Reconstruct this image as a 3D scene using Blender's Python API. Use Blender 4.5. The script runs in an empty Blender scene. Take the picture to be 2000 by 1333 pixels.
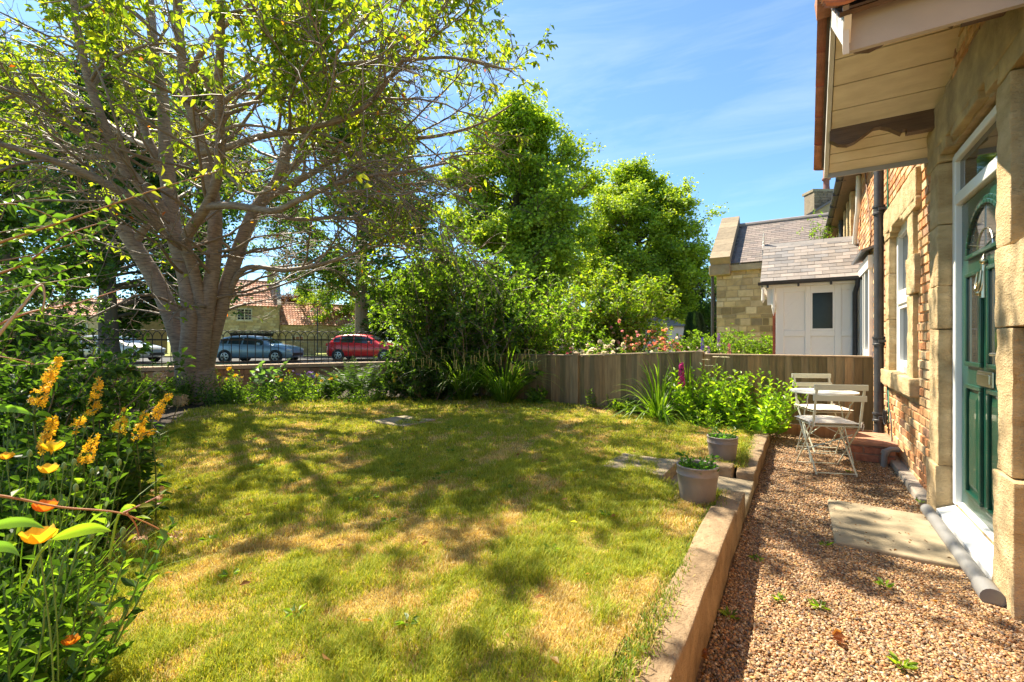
import bpy, math, random
import numpy as np
from mathutils import Vector
rnd = random.Random(7); R = np.random.default_rng(11)
C = bpy.context.scene.collection
PI = math.pi; rad = math.radians

# ------------------------------------------------------------------ camera, sky, sun, exposure
F_ = 889.0; YAW = rad(32.4); CAMZ = 1.22
cam_d = bpy.data.cameras.new('camera'); cam = bpy.data.objects.new('camera', cam_d); C.objects.link(cam)
cam_d.sensor_width = 36; cam_d.lens = F_/2000*36; cam_d.clip_end = 3000; cam_d.clip_start = .05
cam.location = (0, 0, CAMZ); cam.rotation_euler = (rad(90), 0, YAW)
cam_d.dof.use_dof = True; cam_d.dof.focus_distance = 5.0; cam_d.dof.aperture_fstop = 9
bpy.context.scene.camera = cam
FW = np.array([-math.sin(YAW), math.cos(YAW), 0]); RT = np.array([math.cos(YAW), math.sin(YAW), 0]); UP = np.array([0, 0, 1.])
def at(px, py, d):
    """world point seen at photo pixel (px,py) at depth d"""
    return np.array([0, 0, CAMZ]) + d*(FW + RT*((px-1000)/F_) + UP*((667-py)/F_))
SHV = np.array([.66, -.18, -1.0])                # direction the sunlight travels
S_ = -SHV/np.linalg.norm(SHV)
world = bpy.data.worlds.new('World'); bpy.context.scene.world = world; world.use_nodes = True
nt = world.node_tree; nt.nodes.clear()
def N(t, typ, **kw):
    n = t.nodes.new(typ)
    for k, v in kw.items():
        if k in n.inputs.keys(): n.inputs[k].default_value = v
        else: setattr(n, k, v)
    return n
sky = N(nt, 'ShaderNodeTexSky', sky_type='NISHITA'); sky.sun_disc = False
sky.sun_elevation = math.asin(S_[2]); sky.sun_rotation = math.atan2(S_[0], S_[1]) % (2*PI)
sky.air_density = .8; sky.dust_density = .35; sky.ozone_density = 2.2
bg = N(nt, 'ShaderNodeBackground', Strength=.095); out = N(nt, 'ShaderNodeOutputWorld')
tc = N(nt, 'ShaderNodeTexCoord')
mp = N(nt, 'ShaderNodeMapping'); mp.inputs['Rotation'].default_value = (0, rad(18), rad(25)); mp.inputs['Scale'].default_value = (1.0, 3.2, 7.5)
nz = N(nt, 'ShaderNodeTexNoise', Scale=1.5, Detail=7.0, Roughness=.62, Distortion=.5)
cr = N(nt, 'ShaderNodeValToRGB'); cr.color_ramp.elements[0].position = .46; cr.color_ramp.elements[1].position = .80
cr.color_ramp.elements[0].color = (.02, .02, .02, 1); cr.color_ramp.elements[1].color = (.17, .17, .17, 1)
mx = N(nt, 'ShaderNodeMix', data_type='RGBA'); mx.inputs['B'].default_value = (6.3, 6.4, 6.5, 1)
L = nt.links.new
L(tc.outputs['Generated'], mp.inputs['Vector']); L(mp.outputs[0], nz.inputs['Vector']); L(nz.outputs[0], cr.inputs[0])
L(cr.outputs[0], mx.inputs['Factor']); tn = N(nt, 'ShaderNodeVectorMath', operation='MULTIPLY'); tn.inputs[1].default_value = (.66, .88, .92); L(sky.outputs[0], tn.inputs[0]); L(tn.outputs[0], mx.inputs['A']); L(mx.outputs['Result'], bg.inputs['Color']); L(bg.outputs[0], out.inputs[0])
sun_d = bpy.data.lights.new('sun', 'SUN'); sun = bpy.data.objects.new('sun', sun_d); C.objects.link(sun)
sun_d.energy = 4.8; sun_d.angle = rad(.53); sun_d.color = (1, .90, .72)
sun.rotation_euler = Vector(SHV).to_track_quat('-Z', 'Y').to_euler(); sun.location = (-20, 5, 30)
vs = bpy.context.scene.view_settings
vs.view_transform = 'Standard'; vs.look = 'None'; vs.gamma = 1; vs.use_curve_mapping = False; vs.exposure = 1.68
bpy.context.scene.cycles.max_bounces = 8; bpy.context.scene.cycles.diffuse_bounces = 5
bpy.context.scene.cycles.transmission_bounces = 6; bpy.context.scene.cycles.use_denoising = True

# ------------------------------------------------------------------ helpers
def unit(v): v = np.asarray(v, float); return v/(np.linalg.norm(v, axis=-1, keepdims=True)+1e-12)
_k = np.random.default_rng(3)
_KD = unit(_k.normal(size=(24, 3))); _KP = _k.uniform(0, 6.28, 24); _KS = np.repeat([1, 2.1, 4.3, 8.7], 6)
def noise(p, s=1.0):
    """smooth pseudo noise about -1..1 at the points p, feature size about 1/s"""
    p = np.asarray(p, float)*s*2.2
    a = np.sin((p @ (_KD*_KS[:, None]).T) + _KP) / _KS**.8
    return a.sum(-1)/4.2
def link(o, parent=None):
    C.objects.link(o)
    if parent is not None: o.parent = parent
    return o
def tag(o, label=None, cat=None, group=None, kind=None):
    for k, v in (('label', label), ('category', cat), ('group', group), ('kind', kind)):
        if v: o[k] = v
    return o
def thing(name, label, cat, loc=(0, 0, 0), rz=0, group=None):
    o = bpy.data.objects.new(name, None); o.location = tuple(float(v) for v in loc); o.rotation_euler = (0, 0, rz); o.empty_display_size = .1
    link(o); return tag(o, label, cat, group)
class A:
    """collects faces; build() makes ONE mesh object. sizes 3 and 4 kept apart"""
    def __init__(s): s.v = []; s.f = []; s.c = []; s.n = 0; s.hasc = False
    def add(s, V, Fc, col=None):
        V = np.asarray(V, float).reshape(-1, 3); Fc = np.asarray(Fc, int)
        s.v.append(V); s.f.append(Fc + s.n); s.n += len(V)
        if col is None: s.c.append(np.full((len(V), 3), .5))
        else:
            s.hasc = True; col = np.asarray(col, float)
            s.c.append(np.broadcast_to(col, (len(V), 3)) if col.ndim == 1 else col)
        return s
    def box(s, x0, x1, y0, y1, z0, z1, col=None):
        V = [(x, y, z) for x in (x0, x1) for y in (y0, y1) for z in (z0, z1)]
        return s.add(V, [(0, 1, 3, 2), (4, 6, 7, 5), (0, 4, 5, 1), (2, 3, 7, 6), (0, 2, 6, 4), (1, 5, 7, 3)], col)
    def obox(s, o, u, v, w, a, b, c, col=None):
        """box spanned from corner o by a*u, b*v, c*w"""
        o, u, v, w = (np.asarray(q, float) for q in (o, u, v, w))
        V = [o + i*a*u + j*b*v + k*c*w for i in (0, 1) for j in (0, 1) for k in (0, 1)]
        Fc = [(0, 1, 3, 2), (4, 6, 7, 5), (0, 4, 5, 1), (2, 3, 7, 6), (0, 2, 6, 4), (1, 5, 7, 3)]
        if np.dot(np.cross(u, v), w) < 0: Fc = [f[::-1] for f in Fc]
        return s.add(V, Fc, col)
    def bar(s, p, q, w, h, col=None, up=(0, 0, 1)):
        p = np.asarray(p, float); q = np.asarray(q, float); d = unit(q-p); a = np.cross(d, up)
        if np.linalg.norm(a) < 1e-3: a = np.cross(d, (1, 0, 0))
        a = unit(a); b = np.cross(a, d)
        return s.obox(p - a*w/2 - b*h/2, d, a, b, np.linalg.norm(q-p), w, h, col)
    def tube(s, path, r, K=8, col=None, cap=True):
        P = np.asarray(path, float); n = len(P); r = np.broadcast_to(np.asarray(r, float), (n,))
        T = unit(np.gradient(P, axis=0)); a = np.cross(T[0], (0, 0, 1) if abs(T[0][2]) < .9 else (1, 0, 0)); a = unit(a)
        rings = []
        th = np.linspace(0, 2*PI, K, endpoint=False)
        for i in range(n):
            a = unit(a - T[i]*np.dot(a, T[i])); b = np.cross(T[i], a)
            rings.append(P[i] + r[i]*(np.cos(th)[:, None]*a + np.sin(th)[:, None]*b))
        V = np.concatenate(rings); i, j = np.meshgrid(np.arange(n-1), np.arange(K), indexing='ij')
        i = i.ravel(); j = j.ravel(); j2 = (j+1) % K
        s.add(V, np.stack([i*K+j, i*K+j2, (i+1)*K+j2, (i+1)*K+j], 1), col)
        if cap:
            for idx, e in ((0, -1), (n-1, 1)):
                V = np.vstack([rings[idx], P[idx] + T[idx]*e*r[idx]*.15])
                s.add(V, [(K, (k+1) % K, k)[::1 if e < 0 else -1] for k in range(K)], col)
        return s
    def lathe(s, prof, c=(0, 0, 0), K=32, col=None, sx=1, sy=1):
        prof = np.asarray(prof, float); n = len(prof); th = np.linspace(0, 2*PI, K, endpoint=False)
        V = np.stack([prof[:, 0:1]*np.cos(th)*sx, prof[:, 0:1]*np.sin(th)*sy, np.repeat(prof[:, 1:2], K, 1)], -1).reshape(-1, 3)+np.asarray(c)
        i, j = np.meshgrid(np.arange(n-1), np.arange(K), indexing='ij'); i = i.ravel(); j = j.ravel(); j2 = (j+1) % K
        return s.add(V, np.stack([i*K+j, i*K+j2, (i+1)*K+j2, (i+1)*K+j], 1), col)
    def prism(s, poly, o, u, v, w, depth, col=None):
        """polygon (2-d points) in the plane o + a*u + b*v extruded along w"""
        o, u, v, w = (np.asarray(q, float) for q in (o, u, v, w)); P = np.asarray(poly, float); n = len(P)
        if np.dot(np.cross(u, v), w) < 0: P = P[::-1]
        ar = sum(P[i][0]*P[(i+1) % n][1]-P[(i+1) % n][0]*P[i][1] for i in range(n))
        a = o + P[:, :1]*u + P[:, 1:]*v; V = np.vstack([a, a+depth*w])
        if ar*np.dot(np.cross(u, v), w) < 0: V = np.vstack([a[::-1], (a+depth*w)[::-1]])
        s.ng = getattr(s, 'ng', []); s.ng.append((tuple(range(s.n, s.n+n))[::-1])); s.ng.append(tuple(range(s.n+n, s.n+2*n)))
        return s.add(V, [(i, (i+1) % n, n+(i+1) % n, n+i) for i in range(n)], col)
    def build(s, name, mat, parent=None, smooth=False, bevel=0):
        me = bpy.data.meshes.new(name); V = np.concatenate(s.v) if s.v else np.zeros((0, 3))
        ng = getattr(s, 'ng', [])
        loops = [f.ravel() for f in s.f]+[np.array(g) for g in ng]
        sizes = [np.full(len(f), f.shape[1]) for f in s.f]+[np.array([len(g)]) for g in ng]
        loops = np.concatenate(loops); sizes = np.concatenate(sizes)
        me.vertices.add(len(V)); me.vertices.foreach_set('co', V.astype(np.float32).ravel())
        me.loops.add(len(loops)); me.loops.foreach_set('vertex_index', loops.astype(np.int32))
        me.polygons.add(len(sizes)); st = np.concatenate([[0], np.cumsum(sizes)[:-1]])
        me.polygons.foreach_set('loop_start', st.astype(np.int32)); me.polygons.foreach_set('loop_total', sizes.astype(np.int32))
        me.polygons.foreach_set('use_smooth', np.full(len(sizes), bool(smooth)))
        if s.hasc:
            at_ = me.color_attributes.new('Col', 'FLOAT_COLOR', 'POINT'); c = np.concatenate([np.concatenate(s.c), np.ones((len(V), 1))], 1)
            at_.data.foreach_set('color', c.astype(np.float32).ravel())
        me.update(calc_edges=True); me.validate()
        me.materials.append(mat)
        o = bpy.data.objects.new(name, me); link(o, parent)
        if bevel:
            b = o.modifiers.new('b', 'BEVEL'); b.width = bevel; b.segments = 2; b.limit_method = 'ANGLE'; b.angle_limit = rad(40)
        return o
def rblock(acc, lo, hi, bev=.012, amp=.004, fr=9, col=None, n=None, jit=0):
    """a worn stone block: subdivided box with rounded, slightly rough faces"""
    lo = np.array(lo, float); hi = np.array(hi, float); c = (lo+hi)/2; h = (hi-lo)/2
    bev = min(bev, h.min()*.6)
    for ax in range(3):
        o1, o2 = (ax+1) % 3, (ax+2) % 3
        n1 = int(min(22, max(3, h[o1]*2/.035))); n2 = int(min(22, max(3, h[o2]*2/.035)))
        if n: n1 = min(n1, n); n2 = min(n2, n)
        def g(k, hh):
            e = bev/hh; return np.unique(np.concatenate([[-1, -1+e*.5, -1+e], np.linspace(-1+e, 1-e, k), [1-e, 1-e*.5, 1]]))
        ga = g(n1, h[o1]); gb = g(n2, h[o2]); a_, b_ = np.meshgrid(ga, gb, indexing='ij')
        for sg in (-1, 1):
            p = np.zeros((a_.size, 3)); p[:, ax] = sg*h[ax]; p[:, o1] = a_.ravel()*h[o1]; p[:, o2] = b_.ravel()*h[o2]
            q = np.clip(p, -(h-bev), h-bev); p = q + unit(p-q)*bev*np.minimum(1, np.linalg.norm(p-q, axis=1, keepdims=True)/bev)
            p = p + c; d = unit(p-c-np.clip(p-c, -(h-bev), h-bev)); p = p + d*(noise(p+jit, fr)*amp)[:, None]
            na, nb = len(ga), len(gb); i, j = np.meshgrid(np.arange(na-1), np.arange(nb-1), indexing='ij'); i = i.ravel(); j = j.ravel()
            Fq = np.stack([i*nb+j, (i+1)*nb+j, (i+1)*nb+j+1, i*nb+j+1], 1)
            acc.add(p, Fq if sg > 0 else Fq[:, ::-1], col)
    return acc
def masonry(acc, o, u, n, W, H, courses, lens, holes=(), pal=None, dep=.02, amp=.004, gap=.010, res=.035, stagger=None, clip=None):
    """wall of individual units: origin o, along u, outward normal n; courses() gives a height, lens() a length"""
    o = np.asarray(o, float); u = np.asarray(u, float); n = np.asarray(n, float); z = 0; k = 0
    while z < H-1e-3:
        ch = min(courses(), H-z); x = -(stagger[k % 2] if stagger else rnd.random()*.2)
        while x < W:
            l = lens(k); x0, x1 = max(0, x), min(W, x+l); x += l
            z0, z1 = z+gap/2, z+ch-gap/2
            if x1-x0 < .03 or z1-z0 < .012: continue
            segs = [(x0+gap/2, x1-gap/2)]
            for (a, b, c, d) in holes:
                if z1 > c+.005 and z0 < d-.005:
                    ns = []
                    for (p, q) in segs:
                        if q <= a or p >= b: ns.append((p, q)); continue
                        if a-p > .02: ns.append((p, a-.004))
                        if q-b > .02: ns.append((b+.004, q))
                    segs = ns
            if clip and not clip((x0+x1)/2, (z0+z1)/2): continue
            col = pal((x0+x1)/2, (z0+z1)/2)
            for (p, q) in segs:
                if q-p < .02: continue
                na = max(2, int((q-p)/res))+2; nb = max(2, int((z1-z0)/res))+2
                ga = np.linspace(p, q, na); gb = np.linspace(z0, z1, nb)
                a_, b_ = np.meshgrid(ga, gb, indexing='ij'); edge = (a_ == p) | (a_ == q) | (b_ == z0) | (b_ == z1)
                P = o + a_.reshape(-1, 1)*u + b_.reshape(-1, 1)*UP
                off = dep + noise(P+k*.37, 7)*amp + rnd.uniform(-.3, .3)*amp
                off = np.where(edge.ravel(), -.01, off)
                ins = np.where(edge.ravel(), 0, 0)
                cen = o+((p+q)/2)*u+((z0+z1)/2)*UP
                # pull the first inner ring outward so the arris is tight
                P2 = P.copy(); inner = ~edge.ravel()
                e = .006
                aa = a_.ravel().copy(); bb = b_.ravel().copy()
                if na > 3: aa = np.where(inner & (aa <= ga[1]+1e-9), p+e, np.where(inner & (aa >= ga[-2]-1e-9), q-e, aa))
                if nb > 3: bb = np.where(inner & (bb <= gb[1]+1e-9), z0+e, np.where(inner & (bb >= gb[-2]-1e-9), z1-e, bb))
                P2 = o + aa[:, None]*u + bb[:, None]*UP + off[:, None]*n
                i, j = np.meshgrid(np.arange(na-1), np.arange(nb-1), indexing='ij'); i = i.ravel(); j = j.ravel()
                Fq = np.stack([i*nb+j, (i+1)*nb+j, (i+1)*nb+j+1, i*nb+j+1], 1)
                if np.dot(np.cross(u, UP), n) < 0: Fq = Fq[:, ::-1]
                acc.add(P2, Fq, col)
        z += ch; k += 1
    return acc

# ---- materials
MATS = {}
def mat(name, col=(.5, .5, .5), rough=.7, var=.15, vs=6.0, bump=.0, bs=40.0, metal=0, spec=.5, col2=None, attr=False, detail=5, stretch=None, coat=0, trans=0, tcol=None, bump2=0, bs2=8, emit=None, sheen=0):
    m = bpy.data.materials.new(name); m.use_nodes = True; t = m.node_tree; t.nodes.clear(); l = t.links.new
    o = N(t, 'ShaderNodeOutputMaterial'); b = N(t, 'ShaderNodeBsdfPrincipled')
    b.inputs['Roughness'].default_value = rough; b.inputs['Metallic'].default_value = metal; b.inputs['Specular IOR Level'].default_value = spec
    if coat: b.inputs['Coat Weight'].default_value = coat; b.inputs['Coat Roughness'].default_value = .03
    tc = N(t, 'ShaderNodeTexCoord'); mpn = N(t, 'ShaderNodeMapping'); l(tc.outputs['Object'], mpn.inputs[0])
    if stretch: mpn.inputs['Scale'].default_value = stretch
    nz = N(t, 'ShaderNodeTexNoise', Scale=vs, Detail=float(detail), Roughness=.6); l(mpn.outputs[0], nz.inputs['Vector'])
    rp = N(t, 'ShaderNodeMapRange'); rp.inputs['From Min'].default_value = .3; rp.inputs['From Max'].default_value = .7
    l(nz.outputs[0], rp.inputs[0])
    mixn = N(t, 'ShaderNodeMix', data_type='RGBA'); l(rp.outputs[0], mixn.inputs['Factor'])
    if attr:
        ca = N(t, 'ShaderNodeAttribute', attribute_name='Col')
        da = N(t, 'ShaderNodeVectorMath', operation='SCALE'); l(ca.outputs['Color'], da.inputs[0]); da.inputs['Scale'].default_value = 1-var
        db = N(t, 'ShaderNodeVectorMath', operation='SCALE'); l(ca.outputs['Color'], db.inputs[0]); db.inputs['Scale'].default_value = 1+var
        l(da.outputs[0], mixn.inputs['A']); l(db.outputs[0], mixn.inputs['B'])
        if col2 is not None:
            l(ca.outputs['Color'], mixn.inputs['A']); mm = N(t, 'ShaderNodeMix', data_type='RGBA'); mm.inputs['Factor'].default_value = .6
            l(ca.outputs['Color'], mm.inputs['A']); mm.inputs['B'].default_value = (*col2, 1); l(mm.outputs['Result'], mixn.inputs['B'])
    else:
        c2 = col2 if col2 is not None else tuple(min(1, c*(1+var)) for c in col)
        c1 = col if col2 is not None else tuple(c*(1-var) for c in col)
        mixn.inputs['A'].default_value = (*c1, 1); mixn.inputs['B'].default_value = (*c2, 1)
    l(mixn.outputs['Result'], b.inputs['Base Color'])
    if emit: b.inputs['Emission Color'].default_value = (*emit[0], 1); b.inputs['Emission Strength'].default_value = emit[1]
    last = None
    for (bb, ss) in ((bump2, bs2), (bump, bs)):
        if bb:
            n2 = N(t, 'ShaderNodeTexNoise', Scale=ss, Detail=6.0, Roughness=.65); l(mpn.outputs[0], n2.inputs['Vector'])
            bp = N(t, 'ShaderNodeBump', Strength=1.0, Distance=bb); l(n2.outputs[0], bp.inputs['Height'])
            if last: l(last.outputs[0], bp.inputs['Normal'])
            last = bp
    if last: l(last.outputs[0], b.inputs['Normal'])
    if trans:
        tr = N(t, 'ShaderNodeBsdfTranslucent'); ms = N(t, 'ShaderNodeMixShader'); ms.inputs[0].default_value = trans
        tv = N(t, 'ShaderNodeVectorMath', operation='MULTIPLY'); tv.inputs[1].default_value = tcol or (1.6, 1.5, .6)
        l(mixn.outputs['Result'], tv.inputs[0]); l(tv.outputs[0], tr.inputs['Color'])
        l(b.outputs[0], ms.inputs[1]); l(tr.outputs[0], ms.inputs[2]); l(ms.outputs[0], o.inputs[0])
    else: l(b.outputs[0], o.inputs[0])
    MATS[name] = m; return m
M_leaf = mat('leaf', rough=.42, var=.12, vs=3, attr=True, trans=.55, tcol=(2.0, 2.0, .6), spec=.45)
M_leaf_far = mat('tree_leaf', rough=.5, var=.18, vs=.6, attr=True, trans=.42, tcol=(2.2, 1.9, .5), spec=.4)
M_petal = mat('petal', rough=.6, var=.06, vs=30, attr=True, trans=.35, tcol=(1.3, 1.2, .9))
M_grass = mat('grass_blade', rough=.6, var=.08, vs=8, attr=True, trans=.35, tcol=(1.7, 1.5, .7), spec=.25)
M_stalk = mat('stalk', rough=.6, var=.1, vs=20, attr=True)
M_bark = mat('cherry_bark', (.15, .095, .065), .65, vs=5.5, col2=(.42, .305, .22), bump=.014, bs=9, stretch=(1.6, 1.6, 9), bump2=.012, bs2=2.2, detail=9)
M_twig = mat('twig_bark', (.23, .165, .115), .6, var=.35, vs=5, bump=.002, bs=60)
M_bark2 = mat('tree_bark', (.10, .08, .06), .85, var=.4, vs=3, bump=.02, bs=12, stretch=(1, 1, .3))
M_brick = mat('brick', rough=.85, var=.32, vs=16, attr=True, bump=.006, bs=70, bump2=.008, bs2=16)
M_mortar = mat('mortar', (.42, .30, .17), .95, var=.25, vs=12, bump=.006, bs=80)
M_sand = mat('sandstone', (.38, .255, .115), .9, vs=5.5, col2=(.66, .49, .27), bump=.012, bs=60, bump2=.022, bs2=11, detail=9, stretch=(1, 1, 1.8))
M_sand_dark = mat('dark_sandstone', (.22, .155, .08), .9, vs=5, col2=(.52, .38, .19), bump=.006, bs=70, bump2=.014, bs2=10, detail=9)  # darker sandstone tones, only on the door lintel
M_rubble = mat('rubble_stone', rough=.9, var=.2, vs=5, attr=True, bump=.006, bs=30)
M_white = mat('white_paint', (.84, .80, .73), .35, var=.02, vs=2)
M_upvc = mat('white_plastic', (.80, .79, .76), .25, var=.02, vs=2)
M_cream = mat('cream_board', (.62, .50, .34), .55, vs=3, col2=(.80, .68, .49), stretch=(1.2, 5, 1), bump=.001, bs=60)
M_beam = mat('dark_stained_wood', (.075, .040, .022), .5, vs=5, col2=(.15, .085, .045), stretch=(1, 8, 14), bump=.003, bs=12)
M_grey_board = mat('grey_painted_board', (.36, .33, .31), .5, var=.06, vs=4, bump=.001, bs=50)
M_tile = mat('clay_tile', rough=.8, var=.25, vs=14, attr=True, bump=.004, bs=50)
M_slate = mat('slate', rough=.7, var=.12, vs=9, attr=True, bump=.003, bs=40)
M_green = mat('green_door_paint', (.006, .050, .031), .32, var=.25, vs=6, stretch=(1, 14, 1.2), coat=.4, bump=.0008, bs=30)
M_glass = mat('window_glass', (.018, .022, .024), .04, var=.3, vs=2, spec=.9)
M_glass_dim = mat('dim_reflection_glass', (.02, .025, .022), .12, var=.4, vs=1.5, spec=.25)  # porch pane: reflection turned down in place of dark surroundings not built
M_silver = mat('brushed_metal', (.62, .58, .50), .28, metal=1, var=.05)
M_pipe = mat('black_cast_iron', (.045, .045, .05), .5, var=.3, vs=8, bump=.002, bs=40)
M_iron = mat('black_iron', (.012, .012, .013), .45, var=.2)
M_greypipe = mat('grey_plastic', (.19, .185, .18), .5, var=.1, vs=5)
M_fence = mat('fence_wood', rough=.85, var=.3, vs=3, attr=True, stretch=(8, 8, .8), bump=.003, bs=16)
M_kerb = mat('kerb_stone', (.16, .105, .055), .92, vs=6, col2=(.38, .265, .15), detail=9, bump=.012, bs=50, bump2=.02, bs2=9)
M_kerbface = M_kerb
M_flag = mat('flagstone', (.19, .15, .09), .88, vs=4.5, col2=(.38, .30, .19), detail=9, bump=.003, bs=60, bump2=.006, bs2=5)
M_pot = mat('taupe_glaze', (.235, .19, .165), .42, var=.12, vs=7, bump=.001, bs=60, bump2=.002, bs2=9)
M_soil = mat('soil', (.045, .030, .018), .95, var=.4, vs=12, bump=.03, bs=20)
M_turf = mat('turf', (.24, .20, .035), .95, vs=5, col2=(.42, .30, .09), bump=.015, bs=60)
M_verge = mat('verge_grass', (.16, .20, .035), .95, vs=1.1, col2=(.27, .27, .07), bump=.05, bs=20)
M_road = mat('asphalt', (.055, .053, .05), .9, var=.15, vs=3, bump=.004, bs=150)
M_path = mat('pale_paving', (.40, .36, .29), .9, var=.12, vs=4)
M_peb = mat('pebble', rough=.6, var=.22, vs=60, attr=True, spec=.4)
M_gravelbed = mat('gravel_bed', (.26, .15, .08), .95, vs=45, col2=(.44, .29, .17), bump=.02, bs=90)
M_bistro = mat('pale_green_enamel', (.56, .58, .46), .35, var=.04, vs=4)
M_cushion = mat('cream_fabric', (.74, .66, .55), .9, var=.05, vs=10, bump=.003, bs=30)
M_ivory = mat('ivory_enamel', (.80, .78, .68), .3, var=.02)
M_rubber = mat('rubber', (.02, .02, .02), .8, var=.1)
M_alloy = mat('alloy', (.55, .56, .58), .3, metal=.9, var=.03)
M_carglass = mat('car_glass', (.03, .04, .045), .03, var=.1, spec=.8)
M_redlamp = mat('red_lamp', (.5, .01, .01), .2)
M_clear = mat('lamp_glass', (.6, .62, .65), .1, spec=.8)
M_blacktrim = mat('black_trim', (.02, .02, .022), .5)
# ------------------------------------------------------------------ the ground
def zl(X, Y):
    """lawn height"""
    X = np.asarray(X, float); Y = np.asarray(Y, float)
    edge = .245-.030*(np.clip(Y, 0, 7)-1.6); far = .20
    k = np.clip((-X-.4)/3, 0, 1)
    return edge*(1-k)+far*k + .012*noise(np.stack([X, Y, 0*X], -1), .6)
def sheet(name, x0, x1, y0, y1, z, m, kind='structure'):
    a = A(); a.add([(x0, y0, z), (x1, y0, z), (x1, y1, z), (x0, y1, z)], [(0, 1, 2, 3)]); o = a.build(name, m); o['kind'] = kind; return o
a = A()
for (x0, x1, y0, y1) in ((-900, -15, -900, 1500), (6, 900, -900, 1500), (-15, 6, -900, -5), (-15, 6, 30, 1500)):
    a.add([(x0, y0, .1), (x1, y0, .1), (x1, y1, .1), (x0, y1, .1)], [(0, 1, 2, 3)])
a.build('ground', M_verge)['kind'] = 'structure'
sheet('garden_ground', -15, 6, -5, 30, -.08, M_soil)
# road beyond the railing, parallel to the parked cars
a = A(); c = at(500, 707, 25)
def strip(a, d0, d1, s0, s1, z, dd=(0, 0)):
    q = [FW*d0+RT*s0, FW*d0+RT*s1, FW*d1+RT*s1, FW*d1+RT*s0]
    a.add([(p[0], p[1], z) for p in q], [(0, 1, 2, 3)])
strip(a, 22.6, 31.0, -90, 60, .104); a.build('road', M_road)['kind'] = 'structure'
a = A()
for s in range(-90, 60, 5): a.obox(FW*31+RT*(s+.01)+UP*.1, RT, FW, UP, 4.98, .15, .1)
a.build('kerb', M_kerb)['kind'] = 'structure'
# lawn
LAWN = [(-.44, -.6), (-.44, 3.42), (-.96, 3.46), (-.96, 4.22), (-.44, 4.30), (-.44, 6.2), (-1.3, 6.45), (-2.6, 6.75), (-5, 7.0), (-6.7, 5.7), (-7.7, 4.6), (-8.0, 3.3), (-6.5, 2.45), (-5.0, 1.65), (-3.45, 1.03), (-1.85, .45), (-1.2, -.1), (-.9, -.6)]
LP = np.array(LAWN)
def inside(x, y, P=LP):
    x = np.asarray(x); y = np.asarray(y); r = np.zeros(x.shape, bool); j = len(P)-1
    for i in range(len(P)):
        xi, yi = P[i]; xj, yj = P[j]
        r ^= ((yi > y) != (yj > y)) & (x < (xj-xi)*(y-yi)/(yj-yi+1e-12)+xi); j = i
    return r
def edge_dist(x, y, P=LP):
    p = np.stack([x, y], -1); d = np.full(len(p), 9.)
    for i in range(len(P)):
        a_, b_ = P[i], P[(i+1) % len(P)]; ab = b_-a_; t = np.clip(((p-a_) @ ab)/(ab @ ab), 0, 1)
        d = np.minimum(d, np.linalg.norm(p-(a_+t[:, None]*ab), axis=1))
    return d
gx = np.arange(-14.9, -.42, .12); gy = np.arange(-4.9, 7.0, .12)
g1, g2 = np.meshgrid(gx, gy, indexing='ij'); z = zl(g1, g2)-.02
ins = inside(g1, g2); z = np.where(ins, z, z-.035+.02*noise(np.stack([g1, g2, 0*g1], -1), 3))
i, j = np.meshgrid(np.arange(len(gx)-1), np.arange(len(gy)-1), indexing='ij'); i = i.ravel(); j = j.ravel(); nb = len(gy)
Fq = np.stack([i*nb+j, (i+1)*nb+j, (i+1)*nb+j+1, i*nb+j+1], 1); V = np.stack([g1, g2, z], -1).reshape(-1, 3)
cx = V[Fq, 0].mean(1); cy = V[Fq, 1].mean(1); li = inside(cx, cy)
hole = (cx > -.95) & (cy > 3.42) & (cy < 4.2)     # the step through the kerb
a = A(); a.add(V, Fq[li & ~hole]); a.build('lawn', M_turf, smooth=True)['kind'] = 'structure'
a = A(); a.add(V, Fq[~li & ~hole]); a.build('garden_soil', M_soil, smooth=True)['kind'] = 'structure'
sheet('neighbour_garden_soil', -9, .8, 7.15, 12.6, .06, M_soil)
sheet('neighbour_lawn', -14.5, .8, 12.6, 29, .08, M_verge)
# gravel strip
GX0, GX1 = -.33, .82
g1, g2 = np.meshgrid(np.linspace(GX0-.05, 1.6, 24), np.linspace(-1, 7.0, 90), indexing='ij')
z = .010*noise(np.stack([g1, g2, 0*g1], -1), 1.3)-.008
a = A(); V = np.stack([g1, g2, z], -1).reshape(-1, 3); nb = 90
i, j = np.meshgrid(np.arange(23), np.arange(89), indexing='ij'); i = i.ravel(); j = j.ravel()
a.add(V, np.stack([i*nb+j, (i+1)*nb+j, (i+1)*nb+j+1, i*nb+j+1], 1)); a.build('gravel_path', M_gravelbed, smooth=True)['kind'] = 'structure'
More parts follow.
